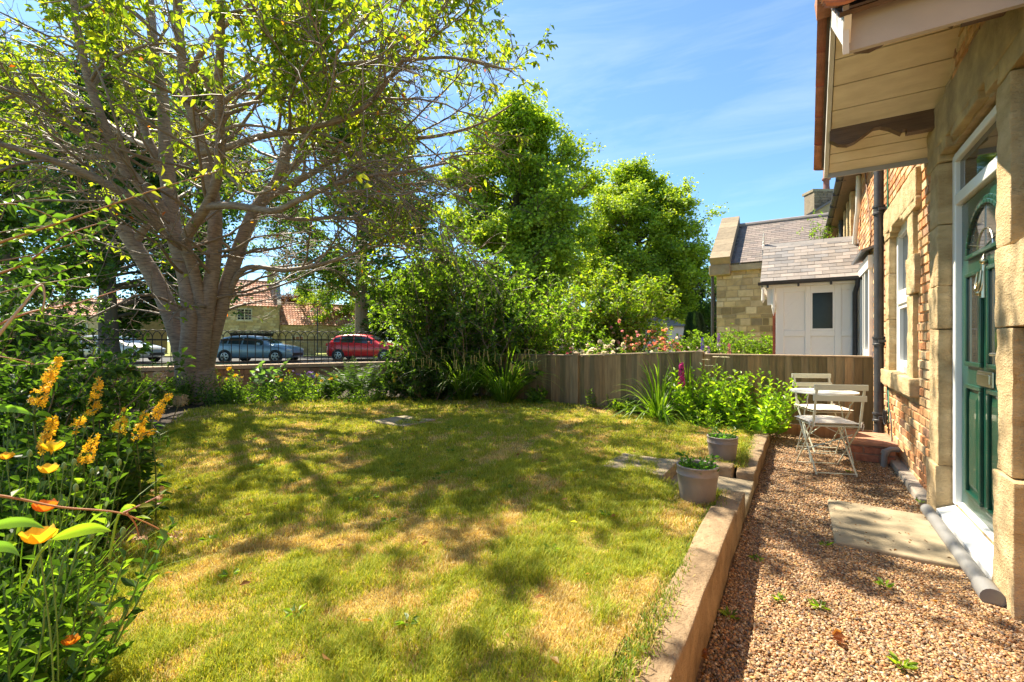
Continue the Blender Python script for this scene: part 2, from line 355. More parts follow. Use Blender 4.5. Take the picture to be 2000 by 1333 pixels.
# pebbles
ph = (1+5**.5)/2
ico = unit(np.array([(-1, ph, 0), (1, ph, 0), (-1, -ph, 0), (1, -ph, 0), (0, -1, ph), (0, 1, ph), (0, -1, -ph), (0, 1, -ph), (ph, 0, -1), (ph, 0, 1), (-ph, 0, -1), (-ph, 0, 1)], float))
icf = np.array([(0, 11, 5), (0, 5, 1), (0, 1, 7), (0, 7, 10), (0, 10, 11), (1, 5, 9), (5, 11, 4), (11, 10, 2), (10, 7, 6), (7, 1, 8), (3, 9, 4), (3, 4, 2), (3, 2, 6), (3, 6, 8), (3, 8, 9), (4, 9, 5), (2, 4, 11), (6, 2, 10), (8, 6, 7), (9, 8, 1)])
def pebbles(n, xf, yf, smin, smax, zoff=0):
    x = xf(n); y = yf(n); s = smin+(smax-smin)*R.random(n)**1.8
    ax = np.stack([s*(.9+.5*R.random(n)), s*(.7+.3*R.random(n)), s*(.45+.3*R.random(n))], -1)
    V = ico[None]*(1+.18*R.normal(size=(n, 12, 1)))*ax[:, None, :]
    th = R.random(n)*2*PI; ti = R.normal(size=n)*.5
    c_, s_ = np.cos(ti)[:, None], np.sin(ti)[:, None]; V = np.stack([V[..., 0]*c_-V[..., 2]*s_, V[..., 1], V[..., 0]*s_+V[..., 2]*c_], -1)
    c_, s_ = np.cos(th)[:, None], np.sin(th)[:, None]; V = np.stack([V[..., 0]*c_-V[..., 1]*s_, V[..., 0]*s_+V[..., 1]*c_, V[..., 2]], -1)
    z = .010*noise(np.stack([x, y, 0*x], -1), 1.3)-.004+R.random(n)*.006+zoff
    V += np.stack([x, y, z], -1)[:, None]
    pal = np.array([(.50, .32, .14), (.42, .25, .11), (.60, .45, .25), (.34, .20, .10), (.54, .39, .22), (.30, .22, .14), (.68, .56, .38), (.46, .23, .09), (.20, .16, .13), (.60, .39, .15)])
    col = pal[R.integers(0, len(pal), n)]*(.34+.58*R.random((n, 1)))*[1.0, .89, .83]
    return V.reshape(-1, 3), (icf[None]+12*np.arange(n)[:, None, None]).reshape(-1, 3), np.repeat(col, 12, 0)
a = A()
xs = lambda n: GX0+.02+R.random(n)*(GX1-GX0+.1)
a.add(*pebbles(78000, xs, lambda n: 1.15+2.2*R.random(n), .0034, .0090))
a.add(*pebbles(48000, xs, lambda n: 3.35+3.6*R.random(n), .0042, .0100))
a.build('gravel', M_peb, smooth=True)['kind'] = 'stuff'

# flagstones
def flag(name, lo, hi, label, bev=.012, amp=.004, group=None):
    a = A(); rblock(a, lo, hi, bev, amp, 4); o = a.build(name, M_flag, smooth=True); return tag(o, label, 'paving slab', group)
flag('paving_slab', (.17, 3.33, -.03), (.765, 4.2, .022), 'large worn flagstone set in the gravel before the green door')
flag('paving_slab', (-.98, 3.46, .0), (-.318, 4.18, .085), 'pale stone step in the gap between the two kerb walls')
flag('paving_slab', (-1.40, 3.62, .02), (-.90, 4.14, float(zl(-1.2, 3.9))+.004), 'flagstone sunk in the grass behind the nearer plant pot', amp=.006)
flag('paving_slab', (-4.5, 3.85, .05), (-3.95, 4.4, float(zl(-4.2, 4.1))+.012), 'small worn stone slab alone in the middle of the lawn', amp=.01)
# low kerb walls
def kerbwall(y0, y1, label, extra=None):
    a = A(); y = y0; k = 0
    while y < y1-.01:
        l = min(1.75+.3*rnd.random(), y1-y)
        if y1-y-l < .3: l = y1-y
        zt = .245-.030*((y+l/2)-1.6)+.002
        rblock(a, (-.455, y+.001, -.06), (-.318, y+l-.001, zt), .012, .009, 7); y += l; k += 1
    if extra: rblock(a, *extra, .018, .008, 5)
    o = a.build('kerb_wall', M_kerb, smooth=True); return tag(o, label, 'low wall')
kerbwall(-.7, 3.45, 'low stone kerb wall from the bottom of the picture up to the step beside the nearer pot')
kerbwall(4.17, 6.45, 'low stone kerb wall beyond the step, running back towards the flower bed', ((-.98, 4.172, .0), (-.48, 4.33, .172)))
# stone plinth strip at the foot of the wall
a = A(); y = 4.5
while y < 6.9:
    rblock(a, (.745, y, -.05), (.84, y+.44, .045+.01*rnd.random()), .012, .005, 6); y += .45
tag(a.build('stone_edging', mat('grey_stone', (.27, .23, .19), .9, vs=6, col2=(.40, .34, .27), bump=.005, bs=50), smooth=True), 'line of grey stone edging along the foot of the brick wall', 'edging')
# ------------------------------------------------------------------ the brick house on the right
WX = .84
def brickpal(x, z):
    c = np.array(rnd.choice([(.54, .25, .10), (.58, .30, .13), (.60, .36, .17), (.50, .21, .08), (.62, .42, .22), (.46, .25, .13), (.64, .46, .26), (.56, .33, .15), (.38, .21, .12)]))
    return c*rnd.uniform(.8, 1.15)
bl = lambda k: (.228 if (k % 2 == 0) else .228)*(1 if rnd.random() > .28 else .5)
DY0, DY1 = 3.12, 4.235
house = thing('brick_house', 'brown brick house with stone dressed door and window under a tiled hood', 'house', (WX, 3.7, 0))
def hp(a, name, m, parent=None, **k):
    o = a.build(name, m, parent or house, **k); return o
def rel(o, p=None):
    """keep world place when parented to an Empty that is not at the origin"""
    return o
# the Empty sits at the foot of the wall; children are built in world space
def fixparent(root):
    bpy.context.view_layer.update()
    for ch in root.children: ch.matrix_parent_inverse = root.matrix_world.inverted()
a = A()
masonry(a, (WX, .6, 0), (0, 1, 0), (-1, 0, 0), 6.4, 4.02, lambda: .0762, bl, holes=((2.92-.6-.1, 4.49-.6, 0, 2.86), (5.08-.6, 6.62-.6, .74, 2.68)), pal=brickpal, dep=.0065, amp=.0055, gap=.010, res=.035)
masonry(a, (WX, 7.0, 0), (0, 1, 0), (-1, 0, 0), 9, 4.02, lambda: .0762, bl, holes=((.9, 2.1, 0, 2.42),), pal=brickpal, dep=.007, amp=.005, gap=.011, res=.09)
w = hp(a, 'wall', M_brick, smooth=False)
a = A()
# solid wall behind the brick faces, with the openings left out
TH = 1.3
for (y0, y1, z0, z1) in ((-1.5, 2.9, -.1, 4.2), (2.9, 4.49, 2.5, 4.2), (4.3, 5.3, -.1, 4.2), (5.3, 6.4, -.1, .85), (5.3, 6.4, 2.5, 4.2), (6.4, 16, -.1, 4.2)):
    a.box(WX+.004, WX+TH, y0, y1, z0, z1)
a.box(WX+.30, WX+TH, 2.9, 4.3, -.1, 2.5); a.box(WX+.30, WX+TH, 5.3, 6.4, .85, 2.5)
hp(a, 'mortar_core', M_mortar, w)
# main roof and eave
a = A(); a.obox((.56, -1.5, 4.02), (0, 1, 0), unit((1, 0, .8)), unit((-.8, 0, 1)), 17.5, 4.2, .05); hp(a, 'roof', M_slate)
a = A(); a.box(.60, .86, -1.4, 15.9, 3.93, 4.015); hp(a, 'eaves_board', M_beam)
a = A(); th = np.linspace(PI, 2*PI, 9); prof = [(math.cos(t)*.06, math.sin(t)*.06) for t in th]+[(math.cos(t)*.052, math.sin(t)*.052) for t in th[::-1]]
a.prism([(p[0], p[1]) for p in prof], (.565, -1.4, 4.0), (1, 0, 0), (0, 0, 1), (0, 1, 0), 17.2); g = hp(a, 'gutter', M_pipe)
for y in np.arange(5, 15.5, .9): a = A(); a.box(.50, .64, y, y+.03, 3.925, 4.005); hp(a, 'bracket', M_pipe, g)
# door surround: stone blocks
def sb(acc, y0, y1, z0, z1, x0=.80, x1=1.0, k=0, bev=.006, amp=.006): rblock(acc, (x0, y0, z0), (x1, y1, z1), bev, amp, 13, jit=k)
a = A()
for k, (y1, z0, z1, x0) in enumerate(((4.50, -.02, .36, .785), (4.475, .365, 1.30, .80), (4.475, 1.305, 1.60, .796), (4.475, 1.605, 2.02, .80), (4.475, 2.025, 2.445, .801))):
    sb(a, DY1, y1, z0, z1, x0, .99, k)
hp(a, 'door_jamb', M_sand, smooth=True); a = A()
for k, (y0, z0, z1, x0) in enumerate(((2.86, -.02, .60, .785), (2.93, .605, 1.28, .80), (2.78, 1.285, 1.66, .794), (2.95, 1.665, 2.445, .80))):
    sb(a, y0, DY0, z0, z1, x0, .99, k+9)
hp(a, 'door_jamb', M_sand, smooth=True)
a = A()
sb(a, 2.74, 4.52, 2.56, 2.86, .795, .99, 31, .014, .006)
for (y0, y1, z0) in ((2.74, 3.10, 2.45), (4.22, 4.52, 2.45), (3.105, 3.28, 2.49), (4.04, 4.215, 2.49), (3.40, 3.95, 2.515)): sb(a, y0, y1, z0, 2.57, .80, .98, y0*10)
a.box(.83, .98, 3.0, 4.3, 2.52, 2.6)
hp(a, 'door_lintel', M_sand_dark, smooth=True)
# the door
door = A(); PX = .905        # front face of the leaf
def panel_ring(acc, y0, y1, z0, z1, w=.028, d=.018, x=PX):
    acc.box(x-d, x+.002, y0-w, y1+w, z0-w, z0); acc.box(x-d, x+.002, y0-w, y1+w, z1, z1+w)
    acc.box(x-d, x+.002, y0-w, y0, z0, z1); acc.box(x-d, x+.002, y1, y1+w, z0, z1)
door.box(PX, PX+.05, 3.19, 4.165, .15, 2.12)
for (y0, y1) in ((3.36, 3.60), (3.76, 4.0)):
    panel_ring(door, y0, y1, 1.09, 1.62)
    panel_ring(door, y0, y1, .27, .92)
    # raised and fielded lower panel
    V = [(PX-.002, y0+.02, .29), (PX-.002, y1-.02, .29), (PX-.002, y1-.02, .90), (PX-.002, y0+.02, .90), (PX-.014, y0+.055, .33), (PX-.014, y1-.055, .33), (PX-.014, y1-.055, .86), (PX-.014, y0+.055, .86)]
    door.add(V, [(4, 7, 6, 5), (0, 4, 5, 1), (1, 5, 6, 2), (2, 6, 7, 3), (3, 7, 4, 0)])
def arc(r0, r1, h0, h1, n=20, cy=3.68, z=1.76):
    th = np.linspace(0, PI, n)
    return [(cy+math.cos(t)*r0, z+math.sin(t)*h0) for t in th], [(cy+math.cos(t)*r1, z+math.sin(t)*h1) for t in th]
for (r0, r1, h0, h1, d) in ((.35, .325, .30, .275, .014), (.325, .30, .275, .25, .022)):
    o_, i_ = arc(r0, r1, h0, h1)
    for k in range(19): door.prism([o_[k], o_[k+1], i_[k+1], i_[k]], (PX+.001, 0, 0), (0, 1, 0), (0, 0, 1), (-1, 0, 0), d)
door.box(PX-.02, PX, 3.33, 4.03, 1.733, 1.76)
d = hp(door, 'door', M_green, bevel=.005)
a = A()
for (y0, y1) in ((3.36, 3.60), (3.76, 4.0)): a.box(PX-.006, PX-.003, y0, y1, 1.09, 1.62)
o_, i_ = arc(.3, .3, .25, .25, 24); a.prism(o_, (PX-.003, 0, 0), (0, 1, 0), (0, 0, 1), (-1, 0, 0), .003)
hp(a, 'glass', M_glass, d)
a = A()
for t in np.linspace(.25, PI-.25, 3): a.bar((PX-.008, 3.68, 1.765), (PX-.008, 3.68+math.cos(t)*.3, 1.76+math.sin(t)*.25), .006, .004)
a.tube([(PX-.008, 3.68+math.cos(t)*.13, 1.762+math.sin(t)*.11) for t in np.linspace(0, PI, 12)], .004, 5)
for (y0, y1) in ((3.36, 3.60), (3.76, 4.0)):
    for y in (y0+.05, y1-.05): a.bar((PX-.008, y, 1.09), (PX-.008, y, 1.62), .005, .004)
hp(a, 'leaded_bars', M_silver, d)
a = A(); a.lathe([(0, 0), (.026, .0), (.03, .012), (.018, .03), (.022, .05), (.012, .065)], (0, 0, 0), 14)
kn = [A()]; a = A()
a.tube([(PX-.012, 3.68, 1.66), (PX-.012, 3.68, 1.47)], [.014, .02], 8)
a.lathe([(.001, -.02), (.018, -.01), (.022, .005), (.010, .02), (.006, .035), (.001, .045)], (PX-.012, 3.68, 1.68), 10)
th = np.linspace(-.6, PI+.6, 16); a.tube([(PX-.035-.008*math.sin(t), 3.68+math.cos(t)*.036, 1.555-math.sin(t)*.07+.03) for t in th], [.006+.005*math.sin(max(0, min(PI, t))) for t in th], 7)
a.lathe([(.001, -.02), (.014, -.01), (.014, .008), (.001, .02)], (PX-.035, 3.68, 1.50), 10)
hp(a, 'door_knocker', mat('antique_brass', (.55, .48, .34), .3, metal=1, var=.1), d, smooth=True)
a = A(); a.box(PX-.012, PX, 3.55, 3.81, .955, 1.045); hp(a, 'letterbox', M_silver, d, bevel=.006)
a = A(); a.box(PX-.02, PX-.012, 3.575, 3.785, .972, 1.028); hp(a, 'letterbox_flap', M_silver, d, bevel=.004)
a = A(); a.box(PX-.01, PX, 3.24, 3.285, 1.0, 1.22); a.tube([(PX-.005, 3.262, 1.15), (PX-.05, 3.262, 1.15), (PX-.055, 3.28, 1.15), (PX-.055, 3.39, 1.148)], .010, 8)
hp(a, 'door_handle', M_silver, d, smooth=False, bevel=.002)
a = A()   # frame, transom bar, threshold
for (y0, y1) in ((3.125, 3.186), (4.17, 4.232)): a.box(.872, .99, y0, y1, .12, 2.47)
a.box(.872, .99, 3.186, 4.17, 2.128, 2.20); a.box(.868, .99, 3.186, 4.17, 2.42, 2.47)
a.box(.885, .99, 3.186, 4.17, .12, .146)
hp(a, 'door_frame', M_upvc, bevel=.006)
a = A(); a.box(.898, .902, 3.19, 4.166, 2.20, 2.42); hp(a, 'fanlight', M_glass)
a = A(); a.add([(.79, 3.13, .062), (.79, 4.23, .062), (.885, 4.23, .108), (.885, 3.13, .108), (.79, 3.13, .02), (.79, 4.23, .02), (.885, 4.23, .02), (.885, 3.13, .02)], [(3, 2, 1, 0), (0, 1, 5, 4), (1, 2, 6, 5), (3, 0, 4, 7)])
hp(a, 'door_sill', M_upvc)
a = A(); a.box(.886, .93, 3.13, 4.23, .02, .118); hp(a, 'timber_subsill', mat('pale_timber', (.55, .38, .17), .7, var=.15))
# window with stone surround
a = A()
for k, (y0, y1, z0, z1, x0) in enumerate(((6.35, 6.60, .90, 1.45, .805), (6.35, 6.56, 1.455, 1.95, .80), (6.35, 6.60, 1.955, 2.38, .806), (5.12, 5.36, .90, 1.62, .805), (4.98, 5.36, 1.625, 1.95, .794), (5.12, 5.36, 1.955, 2.38, .806))):
    sb(a, y0, y1, z0, z1, x0, .97, 40+k)
sb(a, 4.93, 6.72, 2.40, 2.66, .79, .97, 51, .012, .004)
for (y0, y1, z0) in ((4.93, 5.50, 2.33), (6.22, 6.72, 2.33), (5.50, 5.62, 2.365), (6.10, 6.22, 2.365)): sb(a, y0, y1, z0, 2.41, .795, .95, y0)
hp(a, 'window_surround', M_sand, smooth=True)
a = A(); sb(a, 5.02, 6.66, .745, .905, .765, .97, 61, .012, .006); hp(a, 'window_sill', M_sand, smooth=True)
wd = A()
for (y0, y1) in ((5.36, 5.43), (6.28, 6.35)): wd.box(.868, .95, y0, y1, .90, 2.42)
wd.box(.868, .95, 5.43, 6.28, .90, .97); wd.box(.868, .95, 5.43, 6.28, 2.35, 2.42); wd.box(.862, .95, 5.43, 6.28, 1.60, 1.69)
for z0, z1, x in ((.97, 1.60, .876), (1.69, 2.35, .864)):
    for (y0, y1) in ((5.43, 5.475), (6.235, 6.28)): wd.box(x, .94, y0, y1, z0, z1)
    wd.box(x, .94, 5.475, 6.235, z0, z0+.05); wd.box(x, .94, 5.475, 6.235, z1-.045, z1)
win = hp(wd, 'window', M_upvc, bevel=.004)
a = A(); a.box(.91, .914, 5.47, 6.24, 1.0, 1.57); a.box(.905, .909, 5.47, 6.24, 1.72, 2.32); hp(a, 'pane', M_glass, win)
# hood over the door
EY0, EY1, EZ, RY, PIT = 2.66, 4.67, 2.63, 3.665, rad(34)
hood = A(); XO = .17
su = {}
for sgn, y0 in ((1, EY0), (-1, EY1)):
    dirv = np.array([0, sgn*math.cos(PIT), math.sin(PIT)]); nn = np.array([0, -sgn*math.sin(PIT), math.cos(PIT)]); su[sgn] = (y0, dirv, nn)
SL = (RY-EY0)/math.cos(PIT)
a = A()
for sgn in (1, -1):
    y0, dv, nn = su[sgn]; s = 0; 
    while s < SL-.02:
        wdt = .095 if s < .38 else .195
        wdt = min(wdt, SL-s)
        a.obox(np.array([XO+.03, y0, EZ])+dv*(s+.003), (1, 0, 0), dv, nn, WX+.02-XO-.03, wdt-.006, .016); s += wdt
hood_o = hp(a, 'hood', M_cream, bevel=.002)
a = A()   # rafters' far closing strip and beams
def beam(y, acc):
    pts = [(0, .24), (0, .055), (.05, .012), (.11, -.005), (.16, .01), (.22, .05), (.27, .085), (.31, .085), (.36, .06), (.41, .02), (.43, .005), (.435, .03), (.46, .03), (.46, 0), (.67, 0), (.67, .24)]
    acc.prism(pts, (XO+.02, y, 2.73), (1, 0, 0), (0, 0, 1), (0, 1, 0), .07)
beam(4.32, a); hp(a, 'carved_beam', M_beam, hood_o); a = A(); beam(2.94, a); hp(a, 'carved_beam', M_beam, hood_o)
a = A(); a.box(XO+.02, WX, EY0-.028, EY0-.002, EZ-.06, EZ+.15); hp(a, 'eaves_board', M_grey_board, hood_o); a = A(); a.box(XO+.02, WX, EY1+.002, EY1+.02, EZ-.035, EZ+.05)
hp(a, 'eaves_board', M_grey_board, hood_o)
a = A()
for sgn in (1, -1):
    y0, dv, nn = su[sgn]
    a.obox(np.array([XO-.003, y0, EZ-.01])-dv*.03, (1, 0, 0), dv, nn, .028, SL+.04, .12)
a.add([(XO-.006, EY0-.06, EZ+.14), (XO-.006, EY0-.06, EZ-.085), (XO-.006, EY0+.04, EZ+.14), (XO+.018, EY0-.06, EZ+.14), (XO+.018, EY0-.06, EZ-.085), (XO+.018, EY0+.04, EZ+.14)], [(0, 1, 2), (5, 4, 3)])
a.add([(XO-.006, EY0-.06, EZ+.14), (XO+.018, EY0-.06, EZ+.14), (XO+.018, EY0-.06, EZ-.085), (XO-.006, EY0-.06, EZ-.085)], [(0, 1, 2, 3)])
hp(a, 'bargeboard', mat('pale_board', (.62, .57, .50), .5, var=.05), hood_o)
def tilepal(): return np.array(rnd.choice([(.36, .13, .06), (.42, .17, .08), (.30, .11, .06), (.48, .22, .11), (.25, .12, .08)]))*rnd.uniform(.8, 1.15)
def pantiles(acc, o, u, v, n, W, H, tw=.24, tl=.3, res=6, thick=.012, amp=.028, pal=tilepal):
    o = np.asarray(o, float); u = np.asarray(u, float); v = np.asarray(v, float); n = np.asarray(n, float)
    nt_, nc = max(1, int(round(W/tw))), max(1, int(round(H/tl))); tw = W/nt_; tl = H/nc
    for r in range(nc):
        for c_ in range(nt_):
            s = np.linspace(0, 1, res+1); prof = amp*np.where(s < .62, -np.sin(s/.62*PI)*.55, np.sin((s-.62)/.38*PI)*.95)+amp*.5
            jit = rnd.uniform(-.003, .003); jz = rnd.uniform(-.012, .012)
            rows = []
            for (t, lift) in ((-.06+jz, thick*2.0), (-.06+jz, thick*2.9), (1.0, thick*.6)):
                rows.append(o+(c_+s)[:, None]*tw*u+(r+t)*tl*v+(prof+lift+jit)[:, None]*n)
            V = np.concatenate(rows); m_ = res+1; Fq = []
            for q in range(2):
                for k in range(res): Fq.append((q*m_+k, q*m_+k+1, (q+1)*m_+k+1, (q+1)*m_+k))
            Fq = np.array(Fq)
            if np.dot(np.cross(u, v), n) < 0: Fq = Fq[:, ::-1]
            acc.add(V, Fq, pal())
a = A()
for sgn in (1, -1):
    y0, dv, nn = su[sgn]
    a.obox(np.array([XO-.02, y0, EZ])-dv*.02+nn*.11, (1, 0, 0), dv, nn, WX-XO+.02, SL+.02, .02, (.10, .06, .04))
    pantiles(a, np.array([XO-.075, y0, EZ])-dv*.07+nn*.132, (1, 0, 0), dv, nn, WX-XO+.075, SL+.08, .235, .27, 10, .014, .035)
a.tube([(XO-.08, RY, EZ+math.tan(PIT)*(RY-EY0)+.16), (WX, RY, EZ+math.tan(PIT)*(RY-EY0)+.16)], .09, 12, (.36, .15, .08))
hp(a, 'roof_tiles', M_tile, hood_o)
# pipes and cables on the wall
def downpipe(name, label, x, y, z0, z1, r, collars, shoe=True):
    t = thing(name, label, 'downpipe', (x, y, z0)); a = A()
    a.tube([(0, 0, .0), (0, 0, z1-z0)], r, 16); a.build('pipe', M_pipe, t, smooth=True)
    for z in collars:
        c = A(); c.lathe([(r, -.05), (r*1.28, -.05), (r*1.28, -.03), (r*1.15, -.025), (r*1.15, .025), (r*1.32, .03), (r*1.32, .05), (r, .05)], (0, 0, z-z0), 18)
        c.box(-.01, .09, -r*1.9, r*1.9, z-z0-.015, z-z0+.015); c.build('collar', M_pipe, t, smooth=False)
    return t
downpipe('downpipe', 'black iron downpipe on the brick wall beside the garden fence', .755, 6.66, .10, 4.0, .046, (2.72, 1.22, .35))
downpipe('downpipe', 'thin black downpipe high on the far brick wall above the slated porch', .77, 12.6, 2.6, 3.95, .05, (3.8,))
def cable(name, label, pts, r, m):
    a = A(); P = np.array(pts); t = np.linspace(0, 1, len(P)*5); P2 = np.stack([np.interp(t, np.linspace(0, 1, len(P)), P[:, k]) for k in range(3)], 1)
    P2[:, 0] -= .003*np.abs(np.sin(t*40)); P2[:, 1] += .006*np.sin(t*55); a.tube(P2, r, 5); tag(a.build(name, m, smooth=True), label, 'cable')
cable('cable', 'green cable running down the brick beside the black downpipe', [(.815, 6.52, 3.9), (.815, 6.50, 3.0), (.815, 6.47, 2.0), (.812, 6.46, 1.2), (.812, 6.44, .75), (.80, 6.30, .55), (.79, 6.25, .35)], .006, mat('green_cable', (.05, .25, .14), .5))
cable('cable', 'black cable running down the brick beside the black downpipe to a coil', [(.818, 6.56, 3.9), (.818, 6.545, 3.0), (.816, 6.54, 2.0), (.816, 6.53, 1.2), (.812, 6.51, .6), (.79, 6.1, .45), (.78, 5.95, .25), (.77, 5.9, .04)], .006, M_blacktrim)
cable('cable', 'thin brown cable wandering down the brick above the white door beyond the fence', [(.815, 8.6, 3.95), (.815, 8.5, 3.6), (.815, 8.15, 3.1), (.815, 7.9, 2.7), (.815, 8.1, 2.45)], .008, mat('brown_cable', (.16, .07, .03), .6))
a = A()
for k in range(5): a.tube([(.775+.02*math.cos(t)*.4-.004*k, 6.28+.035*math.cos(t+k), .40+.075*math.sin(t)) for t in np.linspace(0, 2*PI, 20)], .005, 5)
tag(a.build('cable_coil', M_blacktrim, smooth=True), 'small loose coil of black cable hanging at the foot of the wall', 'cable coil')
# brick drain box
t = thing('drain_box', 'low red brick box with a tiled lid in the corner behind the bistro chairs', 'drain box', (.62, 6.1, 0))
a = A(); redpal = lambda x, z: np.array(rnd.choice([(.42, .15, .08), (.48, .20, .10), (.36, .14, .08)]))
a.box(-.185, .17, -.305, .305, -.05, .17, (.30, .18, .12))
masonry(a, (-.19, -.31, 0), (1, 0, 0), (0, -1, 0), .36, .17, lambda: .08, lambda k: .2, pal=redpal, dep=.005); masonry(a, (-.19, -.31, 0), (0, 1, 0), (-1, 0, 0), .62, .17, lambda: .08, lambda k: .2, pal=redpal, dep=.005)
a.build('body', M_brick, t)
a = A()
for k in range(3): rblock(a, (-.215, -.335+k*.223, .172), (.185, -.335+k*.223+.219, .205), .006, .003, 9, col=(.40, .20, .12), n=8)
a.build('lid', M_brick, t, smooth=True)
a = A(); a.tube([(.80, 5.72, .17), (.74, 5.70, .17), (.70, 5.68, .15), (.685, 5.68, .10), (.68, 5.68, -.03)], .026, 12); a.tube([(.70, 5.68, .155), (.688, 5.68, .12)], .034, 12)
tag(a.build('waste_pipe', M_greypipe, smooth=True), 'bent grey waste pipe dropping into the gravel beside the brick drain box', 'waste pipe')
a = A(); a.tube([(.75, 3.02, .030), (.75, 4.28, .034)], .036, 18); a.tube([(.75, 2.97, .028), (.75, 3.10, .030)], .045, 18)
tag(a.build('ground_pipe', M_greypipe, smooth=True), 'grey plastic pipe lying along the ground in front of the white door sill', 'pipe')
fixparent(house)

# ------------------------------------------------------------------ neighbour's porch and upper details
def clip_poly(P, f):
    out_ = []
    for i in range(len(P)):
        p, q = P[i], P[(i+1) % len(P)]; a_, b_ = f(p), f(q)
        if a_ >= 0: out_.append(p)
        if (a_ >= 0) != (b_ >= 0): t_ = a_/(a_-b_); out_.append((p[0]+t_*(q[0]-p[0]), p[1]+t_*(q[1]-p[1])))
    return out_
PY0, PY1, PXL = 9.2, 10.7, -.37
porch = thing('porch', 'white boarded porch with a slate roof behind the wooden fence', 'porch', (.2, PY0, 0))
a = A(); a.box(PXL, WX-.03, PY0+.03, PY1, .05, 2.2)
# frame battens on the face towards us
xs_ = [PXL, -.245, .06, .165, .44, .55, WX-.03]
cols = [(PXL+.09, .005), (.09, .43), (.52, WX-.1)]
cols = [(-.25, .06), (.14, .47), (.56, .79)]
edges = [PXL]+[v for c_ in cols for v in c_]+[WX-.03]
for k in range(0, len(edges), 2): a.box(edges[k], edges[k+1], PY0, PY0+.031, .05, 2.2)
rows_ = [(.10, 1.30), (1.40, 2.06)]
for (x0, x1) in cols:
    a.box(x0, x1, PY0, PY0+.031, 1.30, 1.40); a.box(x0, x1, PY0, PY0+.031, 2.06, 2.2)
walls_ = a.build('wall', M_white, porch, bevel=.006)
a = A()
for ci, (x0, x1) in enumerate(cols):
    for ri, (z0, z1) in enumerate(rows_):
        if ci == 1 and ri == 1: continue
        sg = 1 if (ri == 1) else -1
        if ri == 0 and ci == 0: sg = -1
        if ri == 0 and ci == 1: sg = 1
        k = -3.
        while k < 4:
            P = [(x0, z0), (x1, z0), (x1, z1), (x0, z1)]
            P = clip_poly(P, lambda p: sg*(p[0]-x0)*1.0-(p[1]-z0)*-1.0*1-k if False else (p[1]-sg*p[0]*1.0)-k)
            if len(P) > 2: P = clip_poly(P, lambda p: (k+.100)-(p[1]-sg*p[0]*1.0))
            if len(P) > 2: a.prism(P, (0, PY0+.031, 0), (1, 0, 0), (0, 0, 1), (0, -1, 0), .008)
            k += .122
a.build('diagonal_boards', M_white, porch)
a = A(); a.box(.165, .445, PY0+.002, PY0+.03, 1.40, 1.43); 
for q in ((.14, .165, 1.40, 2.06), (.445, .47, 1.40, 2.06)): a.box(q[0], q[1], PY0+.004, PY0+.03, q[2], q[3])
a.box(.165, .445, PY0+.004, PY0+.03, 2.03, 2.06)
wn = a.build('window', M_white, porch); a = A(); a.box(.165, .445, PY0+.018, PY0+.022, 1.43, 2.03); a.build('pane', M_glass_dim, wn)
# slate roof
a = A(); RZ, RYR = 3.0, 9.95; e0 = np.array([-.60, PY0-.14, 2.24]); up_ = unit((0, RYR-PY0+.14, RZ-2.24)); nn = np.array([0, -up_[2], up_[1]]); SLN = math.hypot(RYR-PY0+.14, RZ-2.24)
a.obox(e0+np.array([.01, .02, 0]), (1, 0, 0), up_, nn, 1.42, SLN, .015, (.12, .11, .11))
bk = np.array([0, 2*RYR-(PY0-.14), 2.24]); up2 = unit((0, -(RYR-PY0+.14), RZ-2.24)); a.obox(e0*[1, 0, 1]+[0, bk[1], 0], (1, 0, 0), up2, np.cross(up2, (1, 0, 0))*1, 1.43, SLN, .02, (.2, .19, .19))
nr = 11
for r in range(nr):
    x = -.60-(.10 if r % 2 else 0); 
    while x < .84:
        x0, x1 = max(x, -.60), min(x+.20, .84)
        if x1-x0 > .03:
            g_ = rnd.uniform(.8, 1.2); c_ = np.array(rnd.choice([(.22, .19, .17), (.19, .17, .16), (.25, .215, .195), (.17, .16, .16)]))*g_
            p0 = e0+up_*(r*SLN/nr-.015)+nn*(.028+rnd.uniform(0, .003)); tl = unit(up_-nn*.045)
            a.obox(np.array([x0+.002, p0[1], p0[2]]), (1, 0, 0), tl, nn, x1-x0-.004, SLN/nr+.03, .007, c_)
        x += .20
rf = a.build('roof', M_slate, porch)
a = A()
for k in range(3): a.obox((-.62+k*.49, RYR-.10, RZ-.085), (1, 0, 0), (0, 1, 0), (0, 0, 1), .486, .2, .0, None) if False else a.prism([(-.10, -.10), (0, .01), (.10, -.10), (.10, -.075), (0, .045), (-.10, -.075)], (-.62+k*.485, RYR, RZ+.02), (0, 1, 0), (0, 0, 1), (1, 0, 0), .48, (.26, .24, .23))
a.build('ridge_tiles', M_slate, rf)
a = A(); a.lathe([(.028, 0), (.028, .05), (.018, .07), (.024, .10), (.018, .13), (.014, .2), (.004, .32), (.001, .33)], (-.60, RYR, RZ), 12); a.box(-.62, -.585, RYR-.03, RYR+.03, RZ-.25, RZ)
a.build('finial', M_white, porch)
a = A(); a.box(-.585, .83, PY0-.12, PY0+.0, 2.16, 2.2); a.box(-.585, -.56, PY0-.12, PY1+.1, 2.1, 2.2)
a.tube([(-.56, PY0-.13, 2.12), (-.56, PY0-.13, 1.93), (-.56, PY0-.13, 1.88)], [.02, .028, .004], 8); a.tube([(-.40, PY0-.1, 2.14), (-.40, PY0-.1, 1.8), (-.40, PY0-.1, 1.66)], [.02, .03, .004], 8)
a.obox((-.5, PY0-.05, 1.85), (1, 0, 0), (0, 1, 0), (0, 0, 1), .13, .05, .34)
a.build('bargeboard', M_white, porch)
